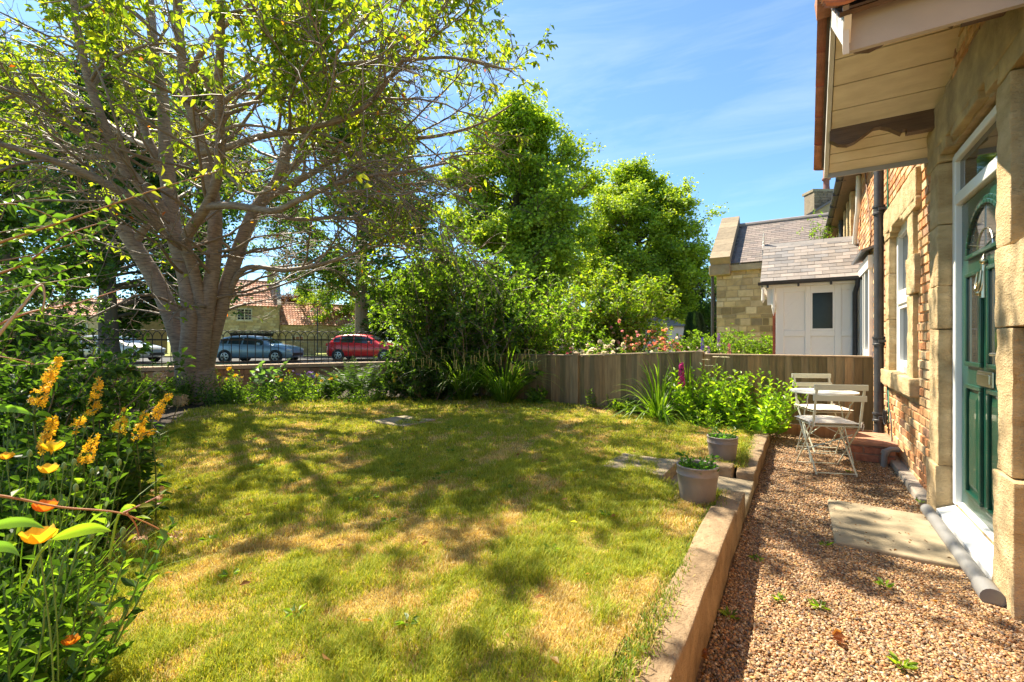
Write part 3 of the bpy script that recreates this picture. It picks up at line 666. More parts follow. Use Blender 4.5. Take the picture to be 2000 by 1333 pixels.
a = A(); a.prism([(math.cos(t)*.05, math.sin(t)*.05) for t in np.linspace(PI, 2*PI, 8)], (-.63, PY0-.19, 2.235), (0, 1, 0), (0, 0, 1), (1, 0, 0), 1.46)
for x in (-.5, -.05, .4): a.box(x, x+.03, PY0-.2, PY0-.14, 2.14, 2.19)
g = a.build('gutter', M_pipe, porch)
a = A(); a.tube([(.76, PY0-.19, 2.2), (.76, PY0-.18, 2.12), (.735, PY0-.06, 2.0), (.735, PY0-.06, .1)], .035, 10)
a.build('downpipe', M_pipe, porch, smooth=True)
a = A(); masonry(a, (PXL-.012, PY1+.3, .0), (0, -1, 0), (-1, 0, 0), 1.2, 1.75, lambda: .075, lambda k: .22, pal=lambda x, z: np.array((.42, .10, .05)), dep=.0, res=.1)
a.box(PXL-.05, PXL-.004, PY0+.02, PY0+.12, .1, 1.72, (.40, .11, .06)); a.build('brick_pier', M_brick, porch)
fixp = porch
bpy.context.view_layer.update()
for ch in porch.children: ch.matrix_parent_inverse = porch.matrix_world.inverted()
# upper stone mullions and white waste pipe of the far wall
up_t = thing('stone_bay', 'tall stone window mullions high on the wall above the slated porch', 'window bay', (.8, 11, 2.7)); a = A()
for y in (10.2, 10.9, 11.6, 13.3, 13.9): rblock(a, (.755, y, 2.6), (.86, y+.22, 3.92), .01, .004, 6)
rblock(a, (.77, 10.2, 2.45), (.86, 14.2, 2.6), .01, .004, 6)
a.build('mullion', M_sand, up_t, smooth=True)
a = A()
for y in (10.42, 11.12, 13.52): a.box(.80, .84, y, y+.47, 2.6, 3.9)
a.build('pane', M_glass, up_t)
up_t.location = (0, 0, 0)
a = A(); a.tube([(.80, 9.35, 3.95), (.79, 9.35, 3.35), (.785, 9.45, 3.28), (.78, 9.85, 2.80), (.78, 9.95, 2.7)], .035, 10)
tag(a.build('waste_pipe', M_white, smooth=True), 'cranked white waste pipe on the brick wall above the slated porch', 'waste pipe')
ld = thing('white_door', 'white panelled door and frame in the wall just beyond the fence', 'door', (0, 0, 0)); a = A()
for (y0, y1) in ((7.9, 8.0), (9.0, 9.1), (8.40, 8.45), (8.62, 8.67)): a.box(.79, .86, y0, y1, 0, 2.3)
a.box(.775, .86, 7.88, 9.12, 2.22, 2.40); a.box(.80, .86, 8.0, 9.0, 1.0, 1.1); a.build('frame', M_white, ld, bevel=.004)
a = A(); a.box(.815, .86, 8.0, 9.0, 0, 1.0); a.build('door_leaf', M_white, ld); a = A(); a.box(.83, .86, 8.0, 9.0, 1.1, 2.22); a.build('pane', M_glass, ld)
a = A(); a.obox((.70, 7.8, 2.44), (0, 1, 0), unit((1, 0, .35)), unit((-.35, 0, 1)), 1.35, .16, .03); a.build('lead_flashing', mat('lead', (.16, .17, .19), .5), ld)
# ------------------------------------------------------------------ fence
FY = 7.05
fence = thing('wooden_fence', 'low close boarded wooden fence across the end of the garden', 'fence', (-3, FY, 0))
def fz(x): return 1.035 if x > -1.25 else (1.075-(-1.25-x)*.048 if x > -3.2 else .985)
def fcol():
    g = rnd.uniform(.7, 1.15); c = np.array(rnd.choice([(.29, .185, .085), (.35, .235, .115), (.22, .155, .07), (.31, .21, .105), (.19, .145, .065), (.25, .19, .10)]))
    return c*g
for (x0, x1) in ((-1.18, .735), (-3.13, -1.30), (-5.1, -3.25)):
    a = A(); x = x0
    while x < x1-.02:
        w_ = min(rnd.uniform(.082, .10), x1-x); top = fz(x)-.02; c_ = fcol()
        tp = .010
        V = [(x, FY-.008-rnd.uniform(0, .010), .13), (x+w_+.012, FY-.002, .13), (x+w_+.012, FY+.012, .13), (x, FY+.012, .13)]
        V2 = [(p[0], p[1], top) for p in V]; a.add(V+V2, [(0, 1, 5, 4), (1, 2, 6, 5), (2, 3, 7, 6), (3, 0, 4, 7), (4, 5, 6, 7)], c_)
        x += w_
    a.build('panel', M_fence, fence)
    a = A(); z0, z1 = fz(x0+.01), fz(x1-.01)
    a.add([(x0, FY-.025, z0-.02), (x1, FY-.025, z1-.02), (x1, FY+.035, z1-.02), (x0, FY+.035, z0-.02), (x0, FY-.025, z0-.002), (x1, FY-.025, z1-.002), (x1, FY+.035, z1+.004), (x0, FY+.035, z0+.004)], [(0, 1, 5, 4), (1, 2, 6, 5), (2, 3, 7, 6), (3, 0, 4, 7), (4, 5, 6, 7), (3, 2, 1, 0)], (.28, .20, .12))
    a.build('capping', M_fence, fence)
    a = A(); rblock(a, (x0, FY-.02, -.03), (x1, FY+.02, .125), .006, .002, 4, col=(.36, .17, .08)); a.build('gravel_board', M_fence, fence, smooth=True)
for x in (-1.24, -3.19, -5.15):
    a = A(); z = fz(x)+.05; z = max(z, fz(x+.1)+.05)
    a.box(x-.05, x+.05, FY-.055, FY+.045, -.05, z-.02, (.30, .21, .11))
    a.add([(x-.05, FY-.055, z-.02), (x+.05, FY-.055, z-.02), (x+.05, FY+.045, z-.02), (x-.05, FY+.045, z-.02), (x, FY-.005, z+.02)], [(0, 1, 4), (1, 2, 4), (2, 3, 4), (3, 0, 4)], (.33, .24, .14))
    a.build('post', M_fence, fence, bevel=.004)
# ------------------------------------------------------------------ garden wall and bow topped railing
WA, WB = np.array([-13.2, -1.0, 0]), np.array([-8.25, 8.1, 0]); wd_ = unit(WB-WA); WL = np.linalg.norm(WB-WA); wn_ = np.array([wd_[1], -wd_[0], 0])  # towards the garden
a = A(); redstone = lambda x, z: np.array(rnd.choice([(.30, .17, .10), (.36, .22, .13), (.40, .27, .17), (.27, .16, .10), (.44, .33, .21)]))*rnd.uniform(.8, 1.1)
masonry(a, WA+wn_*.14, wd_, wn_, WL, .64, lambda: rnd.uniform(.10, .16), lambda k: rnd.uniform(.2, .5), pal=redstone, dep=.012, amp=.012, gap=.014, res=.06)
for s in (0,): a.obox(WA-wn_*.15, wd_, wn_, UP, WL, .29, .63, (.25, .17, .11))
x = 0
while x < WL:
    l = rnd.uniform(.5, .8); a.obox(WA-wn_*.18+wd_*(x+.004)+UP*.645, wd_, wn_, UP, l-.008, .36, .075, np.array((.38, .28, .19))*rnd.uniform(.8, 1.2)); x += l
tag(a.build('garden_wall', M_rubble), 'low reddish stone boundary wall under the black railing', 'wall')
rail = thing('railing', 'black iron railing with interlaced hooped top on the garden wall', 'railing', tuple(WA))
def rp(s, z): return WA+wd_*s+UP*z
ZB, ZR, ZA = .735, 1.245, 1.285
for z in (ZB+.05, ZR):
    a = A(); a.bar(rp(.2, z), rp(WL-.05, z), .012, .028); a.build('rail', M_iron, rail)
sp = .145; n = int((WL-.4)/sp); s0 = .3
vis = [k for k in range(n) if 3.2 < s0+k*sp < WL-.1]
for k in vis[:70]:
    s = s0+k*sp; a = A(); a.tube([rp(s, ZB-.01), rp(s, ZA)], .0085, 6, cap=False); a.build('bar', M_iron, rail, smooth=True)
    if k % 1 == 0 and k+2 <= vis[-1]:
        a = A(); off = wn_*(.006 if k % 2 else -.006); a.tube([rp(s+sp-math.cos(t)*sp, ZA+math.sin(t)*sp*1.05)+off for t in np.linspace(0, PI, 13)], .0085, 6, cap=False)
        a.build('hoop', M_iron, rail, smooth=True)
bpy.context.view_layer.update()
for t in (rail, fence):
    for ch in t.children: ch.matrix_parent_inverse = t.matrix_world.inverted()
# ------------------------------------------------------------------ plant pots
def pot(label, x, y, z, r, h, nleaf, seed):
    t = thing('plant_pot', label, 'plant pot', (x, y, z), 0, 'glazed pots on the kerb'); a = A()
    a.lathe([(0, .004), (r*.80, .0), (r*.84, .01), (r*.93, h*.5), (r*.985, h*.72), (r*1.02, h*.755), (r*1.02, h*.775), (r*.985, h*.80), (r*1.0, h*.95), (r*1.03, h*.975), (r*1.02, h), (r*.93, h), (r*.92, h*.95), (r*.88, h*.80)], K=48)
    a.build('body', M_pot, t, smooth=True)
    a = A(); th = np.linspace(0, 2*PI, 24, endpoint=False); a.add([(0, 0, h*.86)]+[(math.cos(q)*r*.92, math.sin(q)*r*.92, h*.83+.008*math.sin(q*5)) for q in th], [(0, 1+k, 1+(k+1) % 24) for k in range(24)])
    a.build('compost', M_soil, t)
    g = np.random.default_rng(seed); a = A(); n = nleaf
    th = g.random(n)*2*PI; rr = r*.85*np.sqrt(g.random(n)); zz = h*.84+g.random(n)**1.4*.062*(1+.8*np.sin(th*2+seed))
    d = np.stack([np.cos(th)*g.random(n)+g.normal(size=n)*.4, np.sin(th)*g.random(n)+g.normal(size=n)*.4, g.random(n)*.9], -1)
    leaves(a, np.stack([rr*np.cos(th), rr*np.sin(th), zz], -1), d, .018+.022*g.random(n), .55, [(.06, .16, .02), (.09, .22, .03), (.05, .12, .02)], g)
    a.build('leaves', M_leaf, t); return t
# ------------------------------------------------------------------ leaves, twigs and other plant helpers
def leaves(acc, P, D, size, wid=.5, pal=((.07, .15, .02),), g=R, fold=.18, droop=0., var=.25):
    """folded leaves with a mid rib: P bases, D directions"""
    P = np.asarray(P, float); n = len(P); D = unit(np.asarray(D, float)+g.normal(size=(n, 3))*.05); size = np.broadcast_to(size, (n,))[:, None]
    up = unit(UP+g.normal(size=(n, 3))*.55); sd = unit(np.cross(D, up)); nm = np.cross(sd, D)
    tip = P+D*size-UP*size*droop; m1 = P+D*size*.42
    Lf = m1-sd*size*wid*.5+nm*size*fold; Rt = m1+sd*size*wid*.5+nm*size*fold
    Lf2 = P+D*size*.75-sd*size*wid*.33+nm*size*fold*.5-UP*size*droop*.5; Rt2 = P+D*size*.75+sd*size*wid*.33+nm*size*fold*.5-UP*size*droop*.5
    V = np.stack([P, Lf, Lf2, tip, Rt2, Rt], 1).reshape(-1, 3); b = 6*np.arange(n)[:, None]
    pal = np.array(pal); c = pal[g.integers(0, len(pal), n)]*(1-var+2*var*g.random((n, 1)))
    acc.add(V, np.concatenate([b+np.array([0, 1, 2, 3]), b+np.array([0, 3, 4, 5])]), np.repeat(c, 6, 0)); return acc
def quadleaves(acc, P, size, pal, g=R, nb=None, flat=.5, wid=.62, var=.3):
    """simple leaf faces for crowns seen from far away"""
    n = len(P); D = unit(g.normal(size=(n, 3))*[1, 1, .6]+[0, 0, -.15]); up = unit(UP*flat+g.normal(size=(n, 3))*.5 + (nb if nb is not None else 0))
    sd = unit(np.cross(D, up)); nm = np.cross(sd, D); s = np.broadcast_to(size, (n,))[:, None]
    V = np.stack([P-D*s*.5, P-sd*s*wid*.5+nm*s*.12, P+D*s*.5, P+sd*s*wid*.5+nm*s*.12], 1).reshape(-1, 3)
    pal = np.array(pal); c = pal[g.integers(0, len(pal), n)]*(1-var+2*var*g.random((n, 1)))
    acc.add(V, 4*np.arange(n)[:, None]+np.arange(4), np.repeat(c, 4, 0)); return acc
def grow(P0, D0, Ln, segs, wob, trop, g):
    n = len(P0); P = np.zeros((n, segs+1, 3)); P[:, 0] = P0; D = unit(D0); st = (np.asarray(Ln)/segs).reshape(-1, 1); tr = np.asarray(trop, float)
    for k in range(segs):
        D = unit(D+wob*g.normal(size=(n, 3))+tr); P[:, k+1] = P[:, k]+D*st
    return P
def spawn(paths, n, t0, t1, ang, g, angv=.25, last=None):
    m, s, _ = paths.shape; idx = np.repeat(np.arange(m), n); t = t0+(t1-t0)*g.random(len(idx)); f = t*(s-1); i = np.minimum(f.astype(int), s-2); fr = (f-i)[:, None]
    a_, b_ = paths[idx, i], paths[idx, i+1]; P = a_+(b_-a_)*fr; T = unit(b_-a_); q = unit(np.cross(T, unit(g.normal(size=T.shape))))
    an = (ang+angv*g.normal(size=len(idx)))[:, None]
    return P, unit(T*np.cos(an)+q*np.sin(an)), t, idx
def tubes(acc, paths, r0, r1, K=4, col=None):
    m, s, _ = paths.shape; T = unit(np.gradient(paths, axis=1)); a_ = unit(np.cross(T, np.array([.31, .17, .93]))); b_ = np.cross(T, a_)
    w = np.linspace(0, 1, s)[None, :]; r = (np.broadcast_to(r0, (m,))[:, None]*(1-w)+np.broadcast_to(r1, (m,))[:, None]*w)[..., None, None]
    th = np.linspace(0, 2*PI, K, endpoint=False)[None, None, :, None]
    V = paths[:, :, None]+r*(np.cos(th)*a_[:, :, None]+np.sin(th)*b_[:, :, None])
    i, j = np.meshgrid(np.arange(s-1), np.arange(K), indexing='ij'); i = i.ravel(); j = j.ravel(); j2 = (j+1) % K
    F1 = np.stack([i*K+j, i*K+j2, (i+1)*K+j2, (i+1)*K+j], 1); Fq = (F1[None]+(np.arange(m)*s*K)[:, None, None]).reshape(-1, 4)
    acc.add(V.reshape(-1, 3), Fq, col); return acc
def blades(acc, P0, D0, Ln, wid, droop, g, segs=6, pal=((.1, .2, .03),), wob=.02, fold=.15, tipcol=None):
    """long leaf blades that arch over"""
    n = len(P0); Ln = np.broadcast_to(Ln, (n,)); droop = np.broadcast_to(droop, (n,)); P = np.zeros((n, segs+1, 3)); P[:, 0] = P0; D = unit(D0)
    for k in range(segs):
        D = unit(D-UP*(droop*(k+1)/segs)[:, None]*.5+wob*g.normal(size=(n, 3))); P[:, k+1] = P[:, k]+D*(Ln/segs)[:, None]
    T = unit(np.gradient(P, axis=1)); sd = unit(np.cross(T, UP+np.array([.02, .01, 0]))); nm = np.cross(sd, T)
    w = np.array([.55, .9, 1., .95, .8, .5, .03]) if segs == 6 else np.concatenate([np.linspace(.7, 1, segs//2+1), np.linspace(1, .03, segs-segs//2)])
    w = (w[None]*np.broadcast_to(wid, (n,))[:, None]/2)[..., None]
    V = np.stack([P-sd*w+nm*w*fold, P, P+sd*w+nm*w*fold], 2).reshape(-1, 3)
    q = []; 
    for k in range(segs):
        for j in range(2): q.append((k*3+j, k*3+j+1, (k+1)*3+j+1, (k+1)*3+j))
    Fq = (np.array(q)[None]+(np.arange(n)*(segs+1)*3)[:, None, None]).reshape(-1, 4)
    pal = np.array(pal); c = pal[g.integers(0, len(pal), n)]*(.8+.4*g.random((n, 1))); acc.add(V, Fq, np.repeat(c, (segs+1)*3, 0)); return P
pot('grey glazed plant pot on the kerb wall beside the step, nearer and larger looking', -.575, 3.18, float(zl(-.56, 3.2))-.02, .128, .235, 260, 1)
pot('grey glazed plant pot on the lawn edge beyond the step, beside the fence end kerb', -.60, 4.50, .135, .128, .225, 240, 2)

# ------------------------------------------------------------------ bistro set
def bistro_chair(label, x, y, rz):
    t = thing('bistro_chair', label, 'folding chair', (x, y, 0), rz, 'folding bistro chairs'); W_ = .19
    for sx in (-1, 1):
        a = A()      # back upright running down to the front foot
        a.bar((sx*W_, -.285, .83), (sx*W_, -.20, .44), .005, .020, up=(1, 0, 0)); a.bar((sx*W_, -.20, .445), (sx*W_*.97, .19, 0), .0055, .014, up=(1, 0, 0)); a.build('upright', M_bistro, t)
        a = A(); a.bar((sx*W_*.86, .17, .44), (sx*W_*.86, -.21, 0), .0055, .014, up=(1, 0, 0)); a.build('leg', M_bistro, t)
    for z, y_ in ((.805, -.292), (.705, -.270)):
        a = A(); a.obox((-W_-.025, y_, z-.026), (1, 0, 0), unit((0, .2, -1))*0+np.array((0, 1, 0)), UP, 2*W_+.05, .014, .052); a.build('back_slat', M_bistro, t, bevel=.004)
    a = A()
    for yy in np.linspace(-.18, .17, 7): a.box(-W_, W_, yy-.02, yy+.015, .438, .447)
    a.build('seat', M_bistro, t, bevel=.003)
    for (y0, z0) in ((.18, .015), (-.20, .015)):
        a = A(); a.tube([(-W_*.9, y0, z0), (W_*.9, y0, z0)], .005, 6); a.build('stretcher', M_bistro, t, smooth=True)
    for sg in (1, -1):
        a = A(); a.bar((-sg*W_*.9, -.12, .36), (sg*W_*.9, .04, .17), .006, .014, up=(0, 1, 0)); a.build('cross_brace', M_bistro, t)
    a = A(); n = 15; u_ = np.linspace(-1, 1, n); g1, g2 = np.meshgrid(u_, u_, indexing='ij')
    prof = (1-np.abs(g1)**6)*(1-np.abs(g2)**6); q = .004*noise(np.stack([g1, g2, 0*g1+x], -1), 1.5)
    hw = W_+.012
    def top(sg): return np.stack([g1*hw*(1+.02*g2**2), g2*.19, .470+sg*(.020*prof**.5)+q*(sg > 0)], -1).reshape(-1, 3)
    i, j = np.meshgrid(np.arange(n-1), np.arange(n-1), indexing='ij'); i = i.ravel(); j = j.ravel(); Fq = np.stack([i*n+j, (i+1)*n+j, (i+1)*n+j+1, i*n+j+1], 1)
    a.add(top(1), Fq); a.add(top(-1), Fq[:, ::-1])
    cu = a.build('cushion', M_cushion, t, smooth=True)
    for sx in (-1, 1):
        a = A(); p = np.array((sx*hw*.93, -.18, .468))
        a.tube([p, p+(sx*.02, -.03, .015), p+(sx*.035, -.02, -.015), p+(sx*.02, -.03, -.055)], .004, 5); a.tube([p, p+(sx*.03, -.02, .02), p+(0, -.05, .02), p+(sx*.005, -.04, -.03)], .004, 5); a.tube([p, p+(sx*.04, -.015, .002)], [.010, .003], 6)
        a.build('tie', M_cushion, cu, smooth=True)
    return t
bistro_chair('pale green folding bistro chair with its back towards us, in front of the table', .20, 5.26, rad(21))
bistro_chair('pale green folding bistro chair facing us from behind the table, against the fence', .22, 6.22, rad(180+24))
t = thing('bistro_table', 'round ivory metal bistro table between the two folding chairs', 'table', (.20, 5.75, 0), rad(20))
a = A(); a.lathe([(0, .690), (.285, .690), (.30, .684), (.302, .690), (.300, .700), (.285, .702), (0, .702)], K=56); a.build('tabletop', M_ivory, t, smooth=False)
for sx in (-1, 1):
    for sy in (-1, 1):
        a = A(); a.tube([(sx*.20, -sy*.16, .69), (sx*.21, -sy*.15, .62), (sx*.19, -sy*.11, .56), (sx*.205, -sy*.08, .50), (sx*.19, -sy*.02, .38), (sx*.19, sy*.19, 0)], .006, 6); a.build('leg', M_bistro, t, smooth=True)
for sy in (-1, 1):
    a = A(); a.tube([(-.19, sy*.15, .08), (.19, sy*.15, .08)], .005, 6); a.build('stretcher', M_bistro, t, smooth=True)

# ------------------------------------------------------------------ cars
def make_car(name, label, org, rz, Lc, Hc, colr, Wc=1.72, sil=0):
    """hatchback: rear at x=0, nose at x=Lc"""
    t = thing(name, label, 'car', org, rz, None)
    paint = mat('car_paint', colr, .32, var=.03, coat=.6, metal=.0 if colr[0] > .3 and colr[1] < .1 else .3)
    S = Lc/4.0; X = np.array([0, .05, .14, .30, .50, .80, 1.2, 1.7, 2.1, 2.35, 2.6, 2.85, 3.0, 3.2, 3.5, 3.75, 3.9, 3.97, 4.0])*S
    roof = np.interp(X/S, [0, .05, .14, .30, .5, .8, 1.2, 1.7, 2.1, 2.35, 2.6, 2.85, 3.0, 3.2, 3.5, 3.75, 3.9, 3.97, 4.0], [.62, .86, .98, 1.16, 1.34, 1.40, 1.43, 1.43, 1.39, 1.33, 1.20, 1.04, .97, .95, .90, .84, .76, .62, .48])*Hc/1.43
    belt = np.interp(X/S, [0, .3, 1, 2.6, 3.0, 3.6, 4.0], [.90, .98, .96, .90, .88, .80, .60])*Hc/1.43; belt = np.minimum(belt, roof-.015)
    wmid = np.interp(X/S, [0, .15, .6, 3.3, 3.8, 4.0], [.72, .82, .86, .86, .78, .60])*Wc/1.72
    zb = np.interp(X/S, [0, .15, 3.8, 4.0], [.34, .24, .22, .30])
    secs = []
    for k in range(len(X)):
        rw = wmid[k]*(.97 - .26*min(1, (roof[k]-belt[k])/.45))
        half = [(0, zb[k]), (wmid[k]*.9, zb[k]), (wmid[k]*.985, zb[k]+.08), (wmid[k], .55*Hc/1.43 if .55 < belt[k] else belt[k]*.8), (wmid[k]*.995, belt[k]-.10 if belt[k] > .7 else belt[k]*.9), (wmid[k]*.965, belt[k]), (rw*1.02, max(belt[k]+.004, roof[k]-.075)), (rw*.94, roof[k]-.022), (rw*.75, roof[k]-.003), (0, roof[k]+.012)]
        pts = half+[(-p[0], p[1]) for p in half[-2:0:-1]]
        secs.append([(X[k], p[0], p[1]) for p in pts])
    m_ = len(secs[0]); V = np.array(secs).reshape(-1, 3); i, j = np.meshgrid(np.arange(len(X)-1), np.arange(m_), indexing='ij'); i = i.ravel(); j = j.ravel(); j2 = (j+1) % m_
    a = A(); a.add(V, np.stack([i*m_+j, i*m_+j2, (i+1)*m_+j2, (i+1)*m_+j], 1))
    for k, e in ((0, 1), (len(X)-1, -1)):
        c_ = np.mean(secs[k], 0); b = np.vstack([secs[k], c_]); a.add(b, [((q+1) % m_, q, m_)[::e] for q in range(m_)])
    body = a.build('body', paint, t, smooth=True)
    # glass: side windows laid 4 mm proud of the flank
    def flank(x, f):   # f 0 at the belt .. 1 at the roof edge
        b_, r_ = np.interp(x, X, belt), np.interp(x, X, roof); w_ = np.interp(x, X, wmid); rw = w_*(.97-.26*min(1, (r_-b_)/.45)); z0, z1 = b_, max(b_+.004, r_-.075)
        return (w_*.965+(rw*1.02-w_*.965)*f, z0+(z1-z0)*f)
    for sy in (-1, 1):
        for nm_, xs_, (f0, f1) in (('rear_quarter_window', np.linspace(.42, .78, 4)*S, (.10, .90)), ('rear_window', np.linspace(.86, 1.52, 6)*S, (.07, .93)), ('front_window', np.linspace(1.60, 2.60, 9)*S, (.07, .93))):
            V = []
            for x in xs_:
                for f in (f0, (f0+f1)/2, f1):
                    y_, z_ = flank(x, f); V.append((x, sy*(y_+.006), z_+.001))
            Fq = [(q*3+r, (q+1)*3+r, (q+1)*3+r+1, q*3+r+1) for q in range(len(xs_)-1) for r in range(2)]
            if sy > 0: Fq = [f[::-1] for f in Fq]
            a = A(); a.add(V, Fq); a.build('side_window', M_carglass, t, smooth=True)
    for nm_, x0, x1 in (('windscreen', 2.30, 2.88), ('rear_screen', .17, .47)):
        V = []; xs_ = np.linspace(x0, x1, 6)*S
        for x in xs_:
            r_ = np.interp(x, X, roof); b_ = np.interp(x, X, belt); w_ = np.interp(x, X, wmid); rw = w_*(.97-.26*min(1, (r_-b_)/.45))
            for y_ in np.linspace(-.80, .80, 7): V.append((x, y_*rw, r_+.016-abs(y_)**3*.016))
        a = A(); a.add(V, [(q*7+r, (q+1)*7+r, (q+1)*7+r+1, q*7+r+1) for q in range(5) for r in range(6)]); a.build(nm_, M_carglass, t, smooth=True)
    for sy in (-1, 1):
        for x in (.72*S, 3.28*S):
            w = A(); yb = sy*(.86*Wc/1.72); rr = .315
            w.add([(x+math.cos(q)*(rr+.045), yb+sy*.004, rr+math.sin(q)*(rr+.045)) for q in np.linspace(0, 2*PI, 28, endpoint=False)]+[(x, yb+sy*.004, rr)], [(q, (q+1) % 28, 28) for q in range(28)])
            w.build('wheel_arch', M_blacktrim, t)
            w = A(); prof = [(rr*.62, -.10), (rr*.93, -.10), (rr, -.07), (rr, .07), (rr*.93, .10), (rr*.66, .105), (rr*.62, .085)]
            th = np.linspace(0, 2*PI, 32, endpoint=False); 
            V = np.array([(x+p[0]*math.cos(q), yb-sy*.075+sy*p[1], rr+p[0]*math.sin(q)) for p in prof for q in th]); np_ = len(prof)
            w.add(V, [(p*32+q, p*32+(q+1) % 32, (p+1)*32+(q+1) % 32, (p+1)*32+q) for p in range(np_-1) for q in range(32)]); ty = w.build('wheel', M_rubber, t, smooth=True)
            w = A(); 
            V = [(x+rr*.64*math.cos(q), yb+sy*f, rr+rr*.64*math.sin(q)) for f in (-.0, .025) for q in th]+[(x+rr*.57*math.cos(q), yb+sy*.028, rr+rr*.57*math.sin(q)) for q in th]
            w.add(V, [(p*32+q, p*32+(q+1) % 32, (p+1)*32+(q+1) % 32, (p+1)*32+q) for p in range(2) for q in range(32)])
            for q in range(5):
                for dq in (-.16, .16):
                    an = q*2*PI/5+.3; p0 = np.array((x+.02*math.cos(an), yb+sy*.03, rr+.02*math.sin(an))); p1 = np.array((x+rr*.6*math.cos(an+dq), yb+sy*.024, rr+rr*.6*math.sin(an+dq))); w.bar(p0, p1, .02, .032, up=(0, 1, 0))
            w.build('rim', M_alloy, ty)
    # lamps, handles, mirrors, seams, bumper inserts, plates
    for sy in (-1, 1):
        a = A(); y_ = sy*.80*Wc/1.72; a.obox((-.015, sy*.50*Wc/1.72 if sy > 0 else y_, .80*Hc/1.43), (1, 0, 0), (0, 1, 0), UP, .13*S, .30*Wc/1.72+.025, .15); a.build('tail_lamp', M_redlamp, t, bevel=.02)
        a = A(); a.obox((3.78*S, sy*.52*Wc/1.72 if sy > 0 else -.76*Wc/1.72, .64*Hc/1.43), unit((1, 0, -.2)), (0, 1, 0), UP, .17*S, .24*Wc/1.72, .11); a.build('headlamp', M_clear, t, bevel=.03)
        a = A(); a.obox((2.42*S, sy*.88*Wc/1.72-(.0 if sy > 0 else .16), .93*Hc/1.43), (1, 0, 0), (0, 1, 0), UP, .12, .16, .12); a.build('mirror', paint, t, bevel=.03)
        a = A(); 
        for x in (1.32*S, 2.22*S): a.obox((x-.16, sy*.862*Wc/1.72-.006, .80*Hc/1.43), (1, 0, 0), (0, 1, 0), UP, .16, .02, .025)
        a.build('door_handle', paint, t, bevel=.005)
        a = A(); yy = sy*(.863*Wc/1.72)
        for x in (.95*S, 1.56*S, 2.62*S): a.box(x-.004, x+.004, yy-.003, yy+.003, .30, .88*Hc/1.43)
        a.box(.95*S, 2.62*S, yy-.003, yy+.003, .285, .297); a.box(1.1*S, 2.9*S, yy-.006, yy+.004, .22, .262)
        a.build('door_seam', M_blacktrim, t)
    a = A(); a.box(-.02, .02, -.26, .26, .55, .66); a.build('number_plate', mat('plate_yellow', (.75, .6, .1), .5), t)
    a = A(); a.box(3.93*S, 4.015*S, -.5, .5, .34, .50); a.build('grille', M_blacktrim, t, bevel=.02)
    return t
def carpos(px, d): p = at(px, 667, d); return (p[0], p[1], .104)
make_car('parked_car', 'light blue hatchback parked on the road just right of the cherry trunk', carpos(433, 24.3), YAW-rad(2), 4.15, 1.40, (.20, .30, .40))
make_car('parked_car', 'bright red hatchback parked on the road, partly behind the shrubs', carpos(649, 26.2), YAW-rad(4), 4.1, 1.50, (.62, .012, .015))
make_car('parked_car', 'silver car parked on the road left of the cherry tree, behind the railing', carpos(152, 24.2), YAW+rad(2), 4.1, 1.42, (.50, .50, .50))
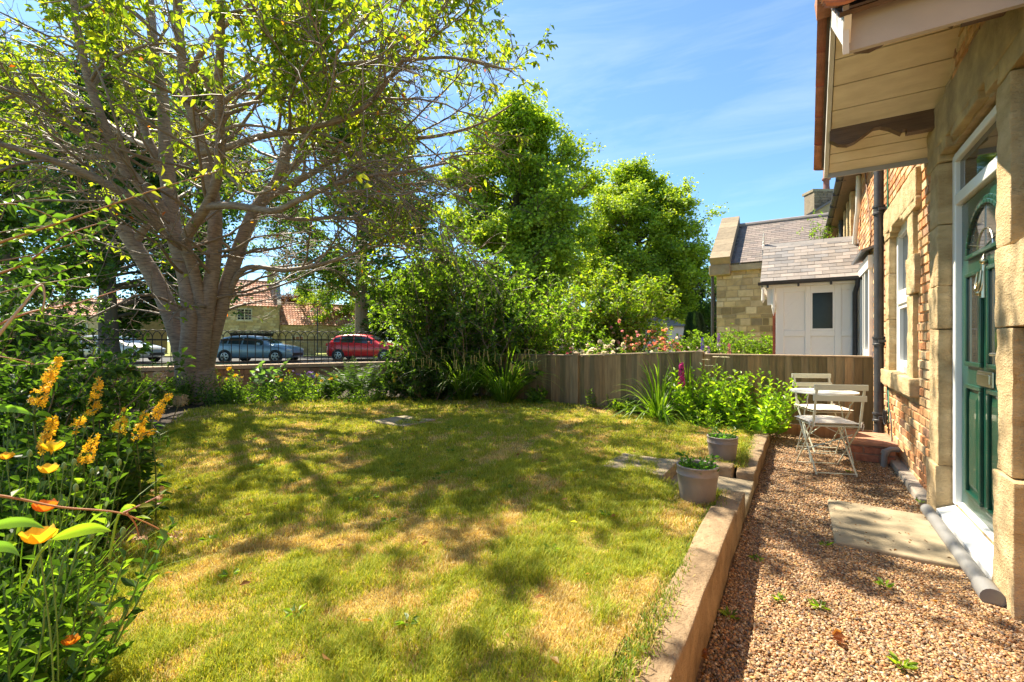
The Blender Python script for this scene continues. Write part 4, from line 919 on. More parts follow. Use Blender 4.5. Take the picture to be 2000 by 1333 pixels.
# ------------------------------------------------------------------ cottages across the road
def ls(x, z): return np.array(rnd.choice([(.50, .40, .20), (.56, .46, .25), (.44, .34, .17), (.60, .52, .32), (.40, .32, .18)]))*rnd.uniform(.9, 1.1)
def frame_of(p0, p1):
    u = unit(np.array([p1[0]-p0[0], p1[1]-p0[1], 0])); return u, np.array([u[1], -u[0], 0])
def cottage(name, label, p0, p1, eave, ridge, depth, windows, chim=None, base=0.1, pal=ls, roofmat=None, rpal=None, gable=None, plain=None):
    """front wall from p0 to p1 (towards us), pitched roof with the ridge parallel to it"""
    p0 = np.array([p0[0], p0[1], base]); u, n = frame_of(p0, p1); Wd = math.hypot(p1[0]-p0[0], p1[1]-p0[1]); t = thing(name, label, 'house', tuple(p0))
    if np.dot(n, -p0) < 0: n = -n
    b = -n; a = A(); H = eave-base; hol = [(w[0]-.0, w[1], w[2]-base, w[3]-base) for w in windows]
    if plain: a.obox(p0, u, b, UP, Wd, .3, H)
    else: masonry(a, p0, u, n, Wd, H, lambda: rnd.uniform(.20, .30), lambda k: rnd.uniform(.3, .7), holes=hol, pal=pal, dep=.012, amp=.01, gap=.02, res=.5); a.obox(p0, u, b, UP, Wd, depth, H, (.40, .33, .2))
    q = p0+UP*H; half = depth/2; rz_ = ridge-eave
    for s, o_ in ((0, p0), (1, p0+u*Wd)):       # gables
        P = [(0, 0), (depth, 0), (depth, H), (half, H+rz_), (0, H)]
        a.prism(P, o_-u*(.0 if s == 0 else .25), b, UP, u, .25, (.42, .34, .2) if not plain else None)
    if plain: a.obox(p0+b*.3, u, b, UP, Wd, depth-.3, H)
    w_ = a.build('wall', plain or M_rubble, t)
    a = A(); sl = math.hypot(half, rz_); v = unit(b*half+UP*rz_); nn = unit(n*rz_+UP*half)
    if rpal is None:
        a.obox(q-v*.15-u*.05, u, v, nn, Wd+.1, sl+.15, .03, (.2, .1, .06)); pantiles(a, q-v*.2-u*.1+nn*.04, u, v, nn, Wd+.2, sl+.2, .26, .32, 5, .015, .035, pal=lambda: np.array(rnd.choice([(.56, .26, .15), (.64, .34, .22), (.50, .22, .13), (.70, .42, .30), (.42, .19, .12)]))*rnd.uniform(.85, 1.1))
    else:
        a.obox(q-v*.2-u*.05, u, v, nn, Wd+.1, sl+.2, .03, (.12, .1, .1)); r = 0; rh = .26
        while r*rh < sl+.1:
            x = -.1-(r % 2)*.17
            while x < Wd+.1:
                a.obox(q+v*(r*rh-.2)+u*(x+.006)+nn*(.032), u, unit(v-nn*.03), nn, min(.33, Wd+.1-x), rh+.03, .012, rpal()); x += .345
            r += 1
    v2 = unit(-b*half+UP*rz_); a.obox(q+b*depth-v2*.2-u*.05, u, v2, unit(b*rz_+UP*half), Wd+.1, sl+.2, .05, (.3, .16, .1))
    rt = p0+UP*(H+rz_)+b*half; a.tube([rt-u*.1+UP*.05, rt+u*(Wd+.1)+UP*.05], .13, 10, (.5, .3, .2) if rpal is None else (.2, .18, .17))
    rf = a.build('roof', roofmat or M_tile, t)
    for w in windows:
        a = A(); nx = w[4] if len(w) > 4 else 4; nz_ = w[5] if len(w) > 5 else 4; o_ = p0+u*w[0]+UP*(w[2]-base)+n*.03; ww, hh = w[1]-w[0], w[3]-w[2]
        for k in range(nx+1):
            th = .07 if k in (0, nx) or k == nx//2 else .03; a.obox(o_+u*(k*ww/nx-th/2), u, n, UP, th, .05, hh)
        for k in range(nz_+1):
            th = .08 if k in (0, nz_) else .03; a.obox(o_+UP*(k*hh/nz_-th/2), u, n, UP, ww, .045, th)
        a.obox(o_-u*.1-UP*.14, u, n, UP, ww+.2, .12, .10)
        wo = a.build('window', M_cottage_frame, t); a = A(); a.obox(o_-n*.01, u, n, UP, ww, .02, hh); a.build('pane', M_glass, wo)
    if chim:
        s, cw, ch, pots = chim; c = rt+u*s; a = A(); a.obox(c-u*cw/2-b*cw/2-UP*.6, u, b, UP, cw, cw, ch+.6, (.42, .35, .22)); a.obox(c-u*(cw/2+.06)-b*(cw/2+.06)+UP*ch, u, b, UP, cw+.12, cw+.12, .12, (.46, .38, .25))
        a.obox(c-u*(cw/2+.04)-b*(cw/2+.04)+UP*ch*.55, u, b, UP, cw+.08, cw+.08, .08, (.46, .38, .25))
        ck = a.build('chimney', M_rubble, rf)
        for k in range(pots):
            cc = c+u*((k-(pots-1)/2)*.35)+UP*(ch+.12); a = A(); a.lathe([(.13, 0), (.11, .3), (.14, .34), (.14, .42), (.10, .42)], tuple(cc), 12, (.45, .2, .12)); a.build('chimney_pot', M_tile, rf, smooth=True)
    bpy.context.view_layer.update()
    for ch_ in t.children: ch_.matrix_parent_inverse = t.matrix_world.inverted()
    return t, p0, u, n
M_cottage_frame = mat('cream_frame', (.62, .58, .44), .5, var=.03)
E = lambda px, y, d: at(px, y, d)
tc_, p0, u, n = cottage('stone_cottage', 'two storey stone cottage with clay pantiles, seen right of the cherry trunk', E(392, 667, 40), E(546, 667, 43), 4.55, 7.0, 5.6,
    [(2.75, 3.9, 3.15, 4.15, 4, 4), (2.6, 5.4, .7, 1.6, 8, 3)], chim=(5.55, .75, 1.2, 1))
a = A(); a.obox(p0+u*2.2+UP*1.75+n*.02, u, n, UP, 3.5, .5, .08); a.obox(p0+u*2.25+UP*1.55+n*.02, u, n, UP, 3.4, .06, .22); o = a.build('shopfront_canopy', M_slate, tc_); o.matrix_parent_inverse = tc_.matrix_world.inverted()
a = A(); vv = unit(-n*2.8+UP*2.45); nn = unit(n*2.45+UP*2.8); a.obox(p0+u*5.98+UP*4.45-vv*.25, u, vv, nn, .32, 4.1, .30, (.33, .30, .25)); o = a.build('gable_coping', M_rubble, tc_); o.matrix_parent_inverse = tc_.matrix_world.inverted()
tw_, p0w, u2, n2 = cottage('stone_cottage', 'lower stone cottage wing with a long clay pantile roof, behind the red car', E(547, 667, 43.2), E(700, 667, 47), 2.85, 4.95, 5.0, [(5.4, 6.6, .75, 1.6, 3, 2), (1.0, 2.0, .8, 1.7, 3, 2)])
a = A(); r_ = u2; a.obox(p0w+u2*5.0+UP*1.62+n2*.03, u2, n2, UP, 2.2, .4, .09); a.obox(p0w+u2*5.05-n2*0+UP*.0+n2*.35, u2, n2, UP, .1, .1, 1.65); o = a.build('door_hood', M_slate, tw_); o.matrix_parent_inverse = tw_.matrix_world.inverted()
cottage('stone_cottage', 'pale stone cottage half hidden behind the silver car and leaves', E(40, 667, 37), E(208, 667, 36), 3.3, 4.7, 5.5, [(5.2, 6.3, 1.3, 2.5, 3, 4), (1.5, 2.6, 1.3, 2.5, 3, 4)])
a = A(); p = E(556, 667, 36); q = E(616, 667, 38); u3, n3 = frame_of(p, q); p[2] = .1
masonry(a, p, u3, -n3 if n3 @ -p < 0 else n3, 2.6, 1.0, lambda: .16, lambda k: rnd.uniform(.3, .6), pal=ls, dep=.02, res=.3); a.obox(p, u3, (n3 if n3 @ p > 0 else -n3), UP, 2.6, .3, 1.0, (.42, .34, .2)); a.obox(p-u3*.03+(-n3 if n3 @ -p < 0 else n3)*.05+UP*1.0, u3, (n3 if n3 @ p > 0 else -n3), UP, 2.66, .4, .08, (.5, .42, .28))
tag(a.build('front_garden_wall', M_rubble), 'low pale stone front wall between the blue car and the dark hedge', 'wall')
# street sign pole by the cottage
a = A(); p = E(620, 667, 33); a.tube([(p[0], p[1], .1), (p[0], p[1], 3.6)], .04, 8); tag(a.build('lamp_pole', M_pipe, smooth=True), 'thin dark pole standing before the cottage wing', 'pole')
# white houses far to the right
M_render = mat('white_render', (.72, .71, .68), .8, var=.04)
cottage('white_cottage', 'white rendered cottage with a bright red tiled roof, glimpsed between the shrubs', E(1070, 667, 40), E(1150, 667, 42), 2.6, 4.6, 5, [(.8, 1.6, 1.2, 2.0, 2, 2)], plain=M_render)
cottage('white_cottage', 'white rendered house with small paned window beside the dark conifer', E(1262, 667, 33), E(1342, 667, 34), 2.35, 2.9, 4.5, [(.95, 1.5, 1.35, 2.2, 2, 3)], plain=M_render, rpal=lambda: np.array((.25, .24, .23))*rnd.uniform(.8, 1.2), roofmat=M_slate)
# ------------------------------------------------------------------ stone house with slate roof
def sp(x, z):
    c = np.array(rnd.choice([(.50, .39, .21), (.56, .45, .27), (.44, .34, .18), (.60, .50, .32), (.47, .38, .24), (.38, .29, .16)]))
    if 1.5 < z < 2.6 and rnd.random() < .35: c = c*.5
    return c*rnd.uniform(.9, 1.12)
SP = lambda: np.array(rnd.choice([(.185, .142, .122), (.215, .165, .14), (.155, .125, .112), (.20, .16, .132)]))*rnd.uniform(.85, 1.15)
SX0, SY = -2.45, 17.0
sh = thing('stone_house', 'buff stone house with a slate roof and stone gable coping, beyond the white porch', 'house', (SX0, SY, 0))
a = A(); masonry(a, (SX0, SY, 0), (1, 0, 0), (0, -1, 0), 6.5, 3.75, lambda: rnd.uniform(.12, .27), lambda k: rnd.uniform(.16, .48), pal=sp, dep=.012, amp=.012, gap=.022, res=.14)
a.box(SX0, SX0+6.5, SY, SY+5, 0, 3.8, (.40, .32, .19)); a.prism([(0, 3.8), (5, 3.8), (2.5, 5.6)], (SX0, SY, 0), (0, 1, 0), UP, (1, 0, 0), .3, (.42, .34, .2))
a.build('wall', M_rubble, sh)
a = A(); v = unit((0, 2.5, 1.75)); nn = np.array([0, -v[2], v[1]]); e0 = np.array([SX0+.3, SY-.12, 3.80]); sl = 3.15
a.obox(e0, (1, 0, 0), v, nn, 6.6, sl, .03, (.1, .09, .09))
r = 0
while r*.155 < sl:
    x = -(r % 2)*.13
    while x < 6.6:
        a.obox(e0+v*(r*.155)+np.array([max(x, 0)+.004, 0, 0])+nn*.032, (1, 0, 0), unit(v-nn*.05), nn, .245, .175, .008, SP()); x += .252
    r += 1
vb = unit((0, -2.5, 1.75)); a.obox((SX0+.3, SY+5.12, 3.80), (1, 0, 0), vb, np.array([0, vb[2]*1, -vb[1]]), 6.6, sl, .03, (.1, .09, .09))
rp_ = e0+v*sl; a.tube([rp_+nn*.04, rp_+np.array([6.6, 0, 0])+nn*.04], .09, 8, (.3, .25, .22))
rf = a.build('roof', M_slate, sh)
a = A()
for k in range(7):
    rblock_lo = None
    a.obox(np.array([SX0-.16, SY-.22, 3.78])+v*(k*.50), (1, 0, 0), v, nn, .62, .49, .30, np.array((.27, .21, .135))*rnd.uniform(.8, 1.1))
rblock(a, (SX0-.2, SY-.26, 3.45), (SX0+.45, SY-.0, 3.80), .03, .01, 4, (.32, .25, .15))
a.obox(np.array([SX0-.02, SY-.14, 3.58]), (1, 0, 0), (0, 1, 0), UP, 6.4, .14, .2, (.38, .31, .2))
a.build('gable_coping', M_rubble, sh)
a = A(); a.tube([(SX0-.12, SY-.05, 3.6), (SX0-.12, SY-.05, .1)], .05, 8); a.build('downpipe', M_pipe, sh)
# taller house with chimney behind it
th_ = thing('tall_stone_house', 'gable and stone chimney of a taller house rising behind the slate roof', 'house', (1.4, 25, 0))
g0 = at(1535, 445, 24); g1 = at(1640, 380, 24); gx0 = g0[0]; gy = g0[1]
a = A(); P = [(0, 0), (8, 0), (8, 3), (3.2, 9.6-.0), (0, 7.0)]
zt = g0[2]; zt2 = at(1625, 395, 24)[2]; a.prism([(0, 0), (7, 0), (7, zt), (2.9, zt2+.3), (0, zt-.1)], (gx0, gy, 0), (.98, .2, 0), UP, (0, 1, 0), 7, (.36, .28, .19))
a.build('wall', M_rubble, th_)
a = A(); uu = unit((2.9*.98, 2.9*.2, zt2+.4-zt)); a.obox(np.array([gx0, gy-.1, zt-.12])-uu*.3, uu, (0, 1, 0), np.cross(uu, (0, 1, 0)), 3.5, 7.2, .10, (.17, .14, .14)); a.build('roof', M_slate, th_)
c0 = at(1590, 410, 23.8); c1 = at(1642, 372, 23.8)
a = A(); masonry(a, (c0[0], c0[1], c0[2]-.3), (.84, .54, 0), (.54, -.84, 0), 1.5, c1[2]-c0[2]+.25, lambda: .13, lambda k: rnd.uniform(.2, .45), pal=lambda x, z: np.array((.17, .135, .09))*rnd.uniform(.6, 1.4), dep=.02, res=.12)
a.obox((c0[0], c0[1], c0[2]-.6), (.84, .54, 0), (-.54, .84, 0), UP, 1.5, .8, c1[2]-c0[2]+.55, (.25, .2, .14)); a.obox(np.array((c0[0], c0[1], c1[2]-.06))-np.array([.05, 0, 0]), (.84, .54, 0), (-.54, .84, 0), UP, 1.6, .9, .13, (.30, .25, .17))
a.build('chimney', M_rubble, th_)
cp = at(1614, 368, 24.1); a = A(); a.lathe([(.16, -.1), (.14, .1), (.14, .38), (.20, .42), (.20, .52), (.15, .55), (.15, 1.1)], tuple(cp), 14, (.20, .09, .08)); a.build('chimney_pot', M_tile, th_, smooth=True)
bpy.context.view_layer.update()
for t in (sh, th_):
    for ch in t.children: ch.matrix_parent_inverse = t.matrix_world.inverted()
# ------------------------------------------------------------------ trees
def tree(name, label, base, H, crown0, rad_, leafsize, pal, seed, n1=55, n2=8, n3=4, lv=26, shape=.5, trunk_r=.25, spread=1.0, wobz=.0, group=None, kind=None, barkmat=None, stems=1, droop=-.02):
    g = np.random.default_rng(seed); t = thing(name, label, 'tree', base, 0, group); tk = A()
    top = H*.93; hs = np.linspace(0, 1, 14); ph = g.random(2)*6
    trunk = np.stack([np.sin(hs*3+ph[0])*.025*H*hs, np.sin(hs*2.3+ph[1])*.025*H*hs, hs*top], -1)
    tk.tube(trunk, trunk_r*(1-hs)**.8*1.0+.02+trunk_r*.35*np.exp(-hs*40), 12)
    def prof(rel): return np.clip((np.sin(PI*np.clip(rel, .02, .98)**shape))**.75, .12, 1)
    rel = np.linspace(.02, .97, n1)+g.normal(size=n1)*.02; rel = np.clip(rel, .01, .97); hz = crown0+(H*.9-crown0)*rel
    start = np.stack([np.interp(hz*.86, trunk[:, 2], trunk[:, k]) for k in range(3)], -1)
    th = g.random(n1)*2*PI+np.arange(n1)*2.4; R_ = rad_*prof(rel)*(.75+.45*g.random(n1))
    end = np.stack([np.cos(th)*R_, np.sin(th)*R_, hz+R_*.12+(H-crown0)*.05*g.normal(size=n1)], -1)
    d = end-start; Ln = np.linalg.norm(d, axis=1)
    P1 = grow(start, d/Ln[:, None]+[0, 0, .18], Ln*.95, 6, .10, (0, 0, droop), g); tubes(tk, P1, trunk_r*.28*(1-rel*.6), .012, 6)
    p, dd, tt, idx = spawn(P1, n2, .30, 1.0, .75, g); L2 = Ln[idx]*.42*(.5+.6*g.random(len(idx)))*(1.25-.6*tt)
    P2 = grow(p, dd*[1, 1, .7], L2, 4, .16, (0, 0, .02), g); tubes(tk, P2, .030*H/15, .006, 4)
    p, dd, tt, idx = spawn(P2, n3, .25, 1.0, .8, g); L3 = L2[idx]*.5*(.5+.7*g.random(len(idx)))
    P3 = grow(p, dd, L3, 3, .2, (0, 0, -.02), g); tubes(tk, P3, .012*H/15, .004, 3)
    tk.build('trunk', barkmat or M_bark2, t, smooth=True)
    m = len(P3); idx = np.repeat(np.arange(m), lv); f = g.random(len(idx))*3; i = np.minimum(f.astype(int), 2); fr = (f-i)[:, None]
    P = P3[idx, i]*(1-fr)+P3[idx, i+1]*fr; P = P+g.normal(size=P.shape)*leafsize*[1.1, 1.1, .7]
    dens = noise(P, .55/max(1, rad_*.18)); keep = dens > -.62+.25*g.random(len(P)); P = P[keep]
    out_ = unit(P-np.array([0, 0, crown0+(H-crown0)*.45])); a = A()
    quadleaves(a, P, leafsize*(.7+.6*g.random(len(P))), pal, g, nb=out_*.7, flat=.6)
    a.build('crown', M_leaf_far, t); return t
LIME = [(.20, .32, .03), (.25, .37, .036), (.31, .42, .05), (.14, .24, .022)]
DARK = [(.04, .10, .014), (.055, .13, .018), (.035, .08, .012), (.08, .16, .02)]
MID = [(.08, .16, .018), (.11, .20, .022), (.06, .12, .014)]
def gp(px, d, z=.1): p = at(px, 667, d); return (p[0], p[1], z)
tree('lime_tree', 'tall full lime tree in the middle, its bright crown rising highest against the sky', gp(1012, 33), 20.6, 2.8, 5.7, .24, LIME, 1, n1=108, n2=9, n3=5, lv=32, shape=.75, trunk_r=.42)
tree('lime_tree', 'broad bright lime tree left of the stone house, lower and rounder than the tall one', gp(1248, 40), 18.0, 2.4, 6.3, .25, LIME, 2, n1=110, n2=10, n3=5, lv=30, shape=.7, trunk_r=.40)
tree('dark_tree', 'dark tree crown just left of the stone house with slate roof', gp(1392, 44), 9.4, 1.2, 3.6, .22, DARK, 3, n1=40, n2=8, n3=4, lv=22, trunk_r=.3)
tree('sycamore_tree', 'sycamore with a pale trunk behind the red car, dark leaves low down', gp(707, 40), 26, 4.2, 7.4, .27, MID+DARK[:2], 4, n1=66, n2=9, n3=5, lv=20, trunk_r=.62, barkmat=M_bark)
tree('chestnut_tree', 'dense dark tree behind the railing and the leaning left stem of the cherry', gp(215, 17.5), 13, 1.9, 4.4, .17, DARK, 5, n1=52, n2=9, n3=5, lv=22, trunk_r=.32)
tree('chestnut_tree', 'dark tree at the far left edge behind the silver car', gp(20, 19.0), 14, 2.6, 5.0, .18, DARK+MID[:1], 6, n1=46, n2=9, n3=4, lv=22, trunk_r=.32)
tree('ash_tree', 'tall airy tree behind the top of the cherry crown', gp(392, 27), 20, 8.2, 6.0, .21, MID, 7, n1=44, n2=8, n3=4, lv=20, trunk_r=.32)
tree('copper_beech', 'distant purple leaved tree behind the cottage roofs', gp(588, 62), 9.3, 2.0, 4.2, .32, [(.085, .035, .03), (.12, .06, .045)], 8, n1=34, n2=7, n3=4, lv=14, trunk_r=.3)
tree('maple_tree', 'yellow green tree above the cottage wing roof', gp(640, 48), 9.6, 2.6, 3.2, .2, LIME, 9, n1=34, n2=7, n3=4, lv=18, trunk_r=.2)
tree('dark_tree', 'dark tree between the two lime trees, low on the skyline', gp(1110, 52), 10.5, 1.6, 5.0, .28, DARK, 10, n1=36, n2=7, n3=4, lv=18, trunk_r=.3)
tree('dark_tree', 'dark tree behind the tall shrubs at the fence corner', gp(880, 40), 9.5, 1.2, 5.0, .26, DARK+MID, 12, n1=36, n2=7, n3=4, lv=18, trunk_r=.3)
tree('dark_tree', 'dark low tree behind the red car bonnet and the tallest shrub', gp(785, 46), 9, .2, 5.5, .28, DARK, 14, shape=.33, n1=60, n2=8, n3=4, lv=20, trunk_r=.3)
tree('hedgerow_tree', 'dark tree low behind the white house and conifer', gp(1325, 48), 6.0, .4, 4.2, .24, DARK, 13, n1=40, n2=8, n3=4, lv=18, trunk_r=.25)
# conifer
t = thing('conifer', 'dark upright conifer beside the white house', 'conifer', gp(1356, 30)); g = np.random.default_rng(5); a = A()
n = 16000; z = g.random(n)**.8*2.9; th = g.random(n)*2*PI; lob = 1+.28*np.sin(th*5+1)*(z/3); r_ = .85*np.sqrt(np.clip(1-z/3.3, 0, 1))*lob*(.65+.4*g.random(n)); P = np.stack([r_*np.cos(th), r_*np.sin(th), z], -1)
blades(a, P, np.stack([np.cos(th)*.25, np.sin(th)*.25, np.ones(n)], -1), .16, .045, 0, g, segs=2, pal=[(.03, .075, .02), (.045, .10, .03), (.02, .05, .015)])
a.build('foliage', M_leaf_far, t); a = A(); a.tube([(0, 0, 0), (0, 0, 2.2)], .08, 8); a.build('trunk', M_bark2, t)

# ------------------------------------------------------------------ the cherry tree: main stems and limbs laid out, smaller growth from them
g = np.random.default_rng(42)
cherry = thing('cherry_tree', 'big spreading cherry tree with several stems from one base at the left of the lawn', 'tree', tuple(at(392, 667, 8.25)*[1, 1, 0]+[0, 0, .15]))
def limb(pts): return np.array([at(*p) for p in pts])
def smooth(P, n):
    P = np.asarray(P); s = np.concatenate([[0], np.cumsum(np.linalg.norm(np.diff(P, axis=0), axis=1))]); t = np.linspace(0, s[-1], n); m = len(P)
    T = np.gradient(P, s, axis=0); i = np.clip(np.searchsorted(s, t, 'right')-1, 0, m-2); h = (s[i+1]-s[i]); u = ((t-s[i])/h)[:, None]; h = h[:, None]
    return (2*u**3-3*u**2+1)*P[i]+(u**3-2*u**2+u)*h*T[i]+(-2*u**3+3*u**2)*P[i+1]+(u**3-u**2)*h*T[i+1]
STEMS = [  # (points (px,py,depth), start radius, end radius)
 ([(368, 790, 8.2), (358, 700, 8.15), (332, 610, 8.1), (296, 535, 8.0), (262, 480, 7.9), (240, 445, 7.85)], .145, .12),
 ([(378, 790, 8.1), (370, 700, 8.0), (372, 620, 7.95), (360, 530, 7.9), (342, 460, 7.85), (330, 380, 7.9), (322, 300, 8.0), (318, 200, 8.1), (300, 90, 8.2), (290, -60, 8.3)], .155, .055),
 ([(388, 790, 8.2), (390, 700, 8.1), (404, 600, 8.05), (418, 500, 8.0), (420, 420, 7.9), (408, 345, 7.8), (386, 260, 7.7), (362, 160, 7.5), (350, 60, 7.3), (345, -60, 7.1)], .15, .05),
 ([(392, 790, 8.3), (404, 700, 8.3), (431, 600, 8.3), (462, 500, 8.3), (500, 410, 8.3), (545, 350, 8.35), (562, 290, 8.4), (590, 215, 8.5), (615, 110, 8.6), (640, -40, 8.7)], .15, .045),
 ([(398, 620, 8.0), (385, 560, 7.9), (372, 510, 7.75), (362, 478, 7.6), (378, 440, 7.4), (403, 405, 7.2), (425, 350, 6.9), (430, 260, 6.6), (427, 150, 6.3), (432, 50, 6.0), (428, -80, 5.7)], .10, .035),
 ([(362, 478, 7.6), (325, 450, 7.4), (285, 410, 7.1), (235, 375, 6.8), (160, 335, 6.5), (80, 305, 6.2), (-40, 270, 5.8)], .085, .03),
 ([(340, 440, 7.85), (290, 380, 7.6), (225, 310, 7.3), (150, 255, 7.0), (90, 215, 6.7), (0, 165, 6.4), (-80, 130, 6.2)], .10, .035),
 ([(250, 350, 7.4), (205, 250, 7.2), (170, 150, 7.0), (150, 60, 6.8), (140, -50, 6.6)], .075, .035),
 ([(345, 400, 7.9), (300, 300, 8.0), (262, 200, 8.2), (230, 100, 8.4), (205, -20, 8.5)], .08, .035),
 ([(403, 405, 7.2), (440, 403, 7.0), (490, 408, 6.8), (540, 412, 6.6), (590, 388, 6.4), (650, 362, 6.2), (720, 345, 6.0), (800, 335, 5.8), (870, 320, 5.6)], .062, .014),
 ([(395, 300, 7.7), (450, 288, 7.4), (520, 265, 7.1), (600, 252, 6.8), (670, 232, 6.6), (720, 205, 6.4), (770, 140, 6.2), (830, 60, 6.0), (865, 0, 5.9)], .065, .016),
 ([(440, 590, 8.3), (475, 527, 8.2), (560, 528, 8.1), (625, 518, 8.0), (680, 500, 7.9), (740, 480, 7.8), (800, 488, 7.7)], .055, .012),
 ([(520, 390, 8.3), (600, 345, 8.0), (680, 300, 7.8), (760, 275, 7.6), (850, 268, 7.4), (940, 240, 7.2), (1000, 205, 7.0)], .06, .012),
 ([(545, 350, 8.35), (600, 300, 8.6), (670, 220, 8.9), (740, 150, 9.2), (830, 90, 9.4), (900, 20, 9.6)], .07, .015),
 ([(562, 290, 8.4), (610, 180, 8.0), (660, 100, 7.6), (720, 30, 7.3), (780, -40, 7.1)], .06, .015),
 ([(500, 410, 8.3), (580, 430, 8.1), (660, 425, 7.9), (750, 430, 7.7), (840, 400, 7.5)], .045, .010),
 ([(386, 260, 7.7), (450, 190, 7.3), (540, 150, 6.9), (640, 130, 6.5), (760, 120, 6.1), (900, 115, 5.8), (1000, 140, 5.5)], .05, .010),
 ([(362, 160, 7.5), (420, 70, 6.9), (500, 0, 6.4), (600, -60, 6.0)], .05, .015),
 ([(322, 300, 8.0), (250, 270, 8.6), (160, 200, 9.2), (60, 140, 9.6), (-60, 90, 10)], .05, .015),
 ([(420, 420, 7.9), (400, 330, 8.6), (440, 230, 9.4), (500, 120, 10.0), (560, 0, 10.6)], .07, .02),
 ([(262, 480, 7.9), (280, 450, 7.9), (292, 435, 7.9)], .075, .06),
 ([(430, 330, 6.9), (500, 380, 6.5), (560, 345, 6.2), (590, 280, 6.0), (640, 200, 5.7), (660, 90, 5.4)], .025, .010),
 ([(430, -130, 4.8), (350, -60, 4.7), (300, -10, 4.6)], .02, .006),
 ([(630, 30, 8.7), (665, -80, 8.6), (710, -190, 8.5)], .05, .02),
 ([(720, 30, 7.3), (790, -60, 7.2), (860, -190, 7.1)], .03, .01),
 ([(225, 310, 7.3), (140, 300, 7.6), (60, 250, 7.8), (-60, 220, 8.0)], .04, .015),
]
tk = A(); L0 = []
for (pts, r0, r1) in STEMS:
    P = limb(pts); n = max(14, len(pts)*5); Ps = smooth(P, n); Ps[1:-1] += .010*np.stack([noise(Ps[1:-1]+k*7.7, 1.2) for k in range(3)], -1)
    w = np.linspace(0, 1, n); rr = r0*(1-w)**.9*1.0+r1*w; 
    if pts[0][1] > 780: rr = rr+.05*np.exp(-w*n/3.0)
    rr = rr*(1+.05*noise(Ps, 3)); th = 18 if r0 > .1 else 10
    tk.tube(Ps, rr, th); 
    L0.append((Ps, rr))
# root flare
for k in range(9):
    an = k*2*PI/9+.3; c = at(386, 667, 8.2)*[1, 1, 0]; dv = np.array([math.cos(an), math.sin(an), 0])
    tk.tube([c+dv*.10+[0, 0, .70], c+dv*.20+[0, 0, .34], c+dv*.33+[0, 0, .15], c+dv*.50+[0, 0, .06]], [.16, .14, .10, .04], 10)
trunk_o = tk.build('trunk', M_bark, cherry, smooth=True)
# limbs continued: secondary branches
tw = A(); S1, D1, Ln1, R1 = [], [], [], []
cen = at(400, 300, 8.0)
for (Ps, rr), (pts, r0, r1) in zip(L0, STEMS):
    if pts[-1][1] > 430 and pts[-1][0] < 300: continue
    tot = np.linalg.norm(np.diff(Ps, axis=0), axis=1).sum(); n = int(3+tot*2.2); lowcut = .34 if r0 > .2 else .15
    for k in range(n):
        t_ = lowcut+(1-lowcut)*g.random(); i = int(t_*(len(Ps)-2))
        if Ps[i][0] > -4.6 and g.random() < .4: continue
        T = unit(Ps[i+1]-Ps[i]); q = unit(np.cross(T, g.normal(size=3)))
        d = T*.55+q*.9; outw = unit((Ps[i]-cen)*[1, 1, .3]); d = d+outw*.5; d[2] = d[2]*.6
        if Ps[i][2] < 3.3: d[2] = abs(d[2])+.25
        S1.append(Ps[i]); D1.append(d); Ln1.append((1.1+1.7*g.random())*(1.15-.4*t_)*(.75 if Ps[i][0] > -4.6 else 1)); R1.append(min(rr[i]*.5, .030))
P1 = grow(np.array(S1), np.array(D1), np.array(Ln1), 9, .13, (0, 0, .0), g); tubes(tw, P1, np.array(R1), .006, 6)
p, dd, tt, idx = spawn(P1, 6, .12, 1, .75, g); L2 = np.array(Ln1)[idx]*.42*(.45+.8*g.random(len(idx)))*(1.2-.5*tt)
P2 = grow(p, dd*[1, 1, .8], L2, 6, .15, (0, 0, -.005), g); tubes(tw, P2, .009, .0035, 4)
p, dd, tt, idx = spawn(P2, 4, .1, 1, .7, g); L3 = .14+.36*g.random(len(idx))
P3 = grow(p, dd, L3, 4, .18, (0, 0, -.03), g); tubes(tw, P3, .0045, .002, 3)
tw.build('branches', M_twig, cherry, smooth=True)
def twigleaves(acc, P3, per, size, pal, g, prob, wid=.46, dr=.15):
    m = len(P3); s = P3.shape[1]-1; idx = np.repeat(np.arange(m), per); f = (.15+.85*g.random(len(idx)))*s; i = np.minimum(f.astype(int), s-1); fr = (f-i)[:, None]
    P = P3[idx, i]*(1-fr)+P3[idx, i+1]*fr; T = unit(P3[idx, i+1]-P3[idx, i]); keep = g.random(len(P)) < prob(P); P = P[keep]; T = T[keep]
    D = T*.5+g.normal(size=P.shape)*[.7, .7, .35]+[0, 0, -.35]
    leaves(acc, P, D, size*(.6+.7*g.random(len(P))), wid, pal, g, droop=dr)
def lprob(P):
    d = np.linalg.norm((P-cen)*[1, 1, .0], axis=1); h = P[:, 2]
    cl = noise(P, .9)                     # leaves come in clusters, bare twigs between
    v = np.clip((d-1.9)/2.2, 0, 1)*.55+np.clip((h-4.0)/2.0, 0, 1)*.7
    v = v*np.clip((h-2.1)/.9, 0, 1)*np.where(h < 4.2, .55, 1)*np.where(P[:, 0] > -4.2, .5, 1)
    return np.clip(v, .012, 1)*np.clip(.40+1.5*cl, .02, 1)
CH = [(.23, .30, .025), (.28, .34, .03), (.16, .24, .02), (.35, .36, .04), (.12, .19, .02)]
lf = A(); twigleaves(lf, P3, 13, .098, CH, g, lprob); twigleaves(lf, P2, 13, .102, CH, g, lprob)
k_ = g.integers(0, len(P3), 140); sel = P3[k_][:, -1]; leaves(lf, sel, g.normal(size=(len(sel), 3))+[0, 0, -.4], .08, .42, [(.45, .10, .02), (.5, .22, .03)], g)
lf.build('crown', M_leaf, cherry)
bpy.context.view_layer.update()
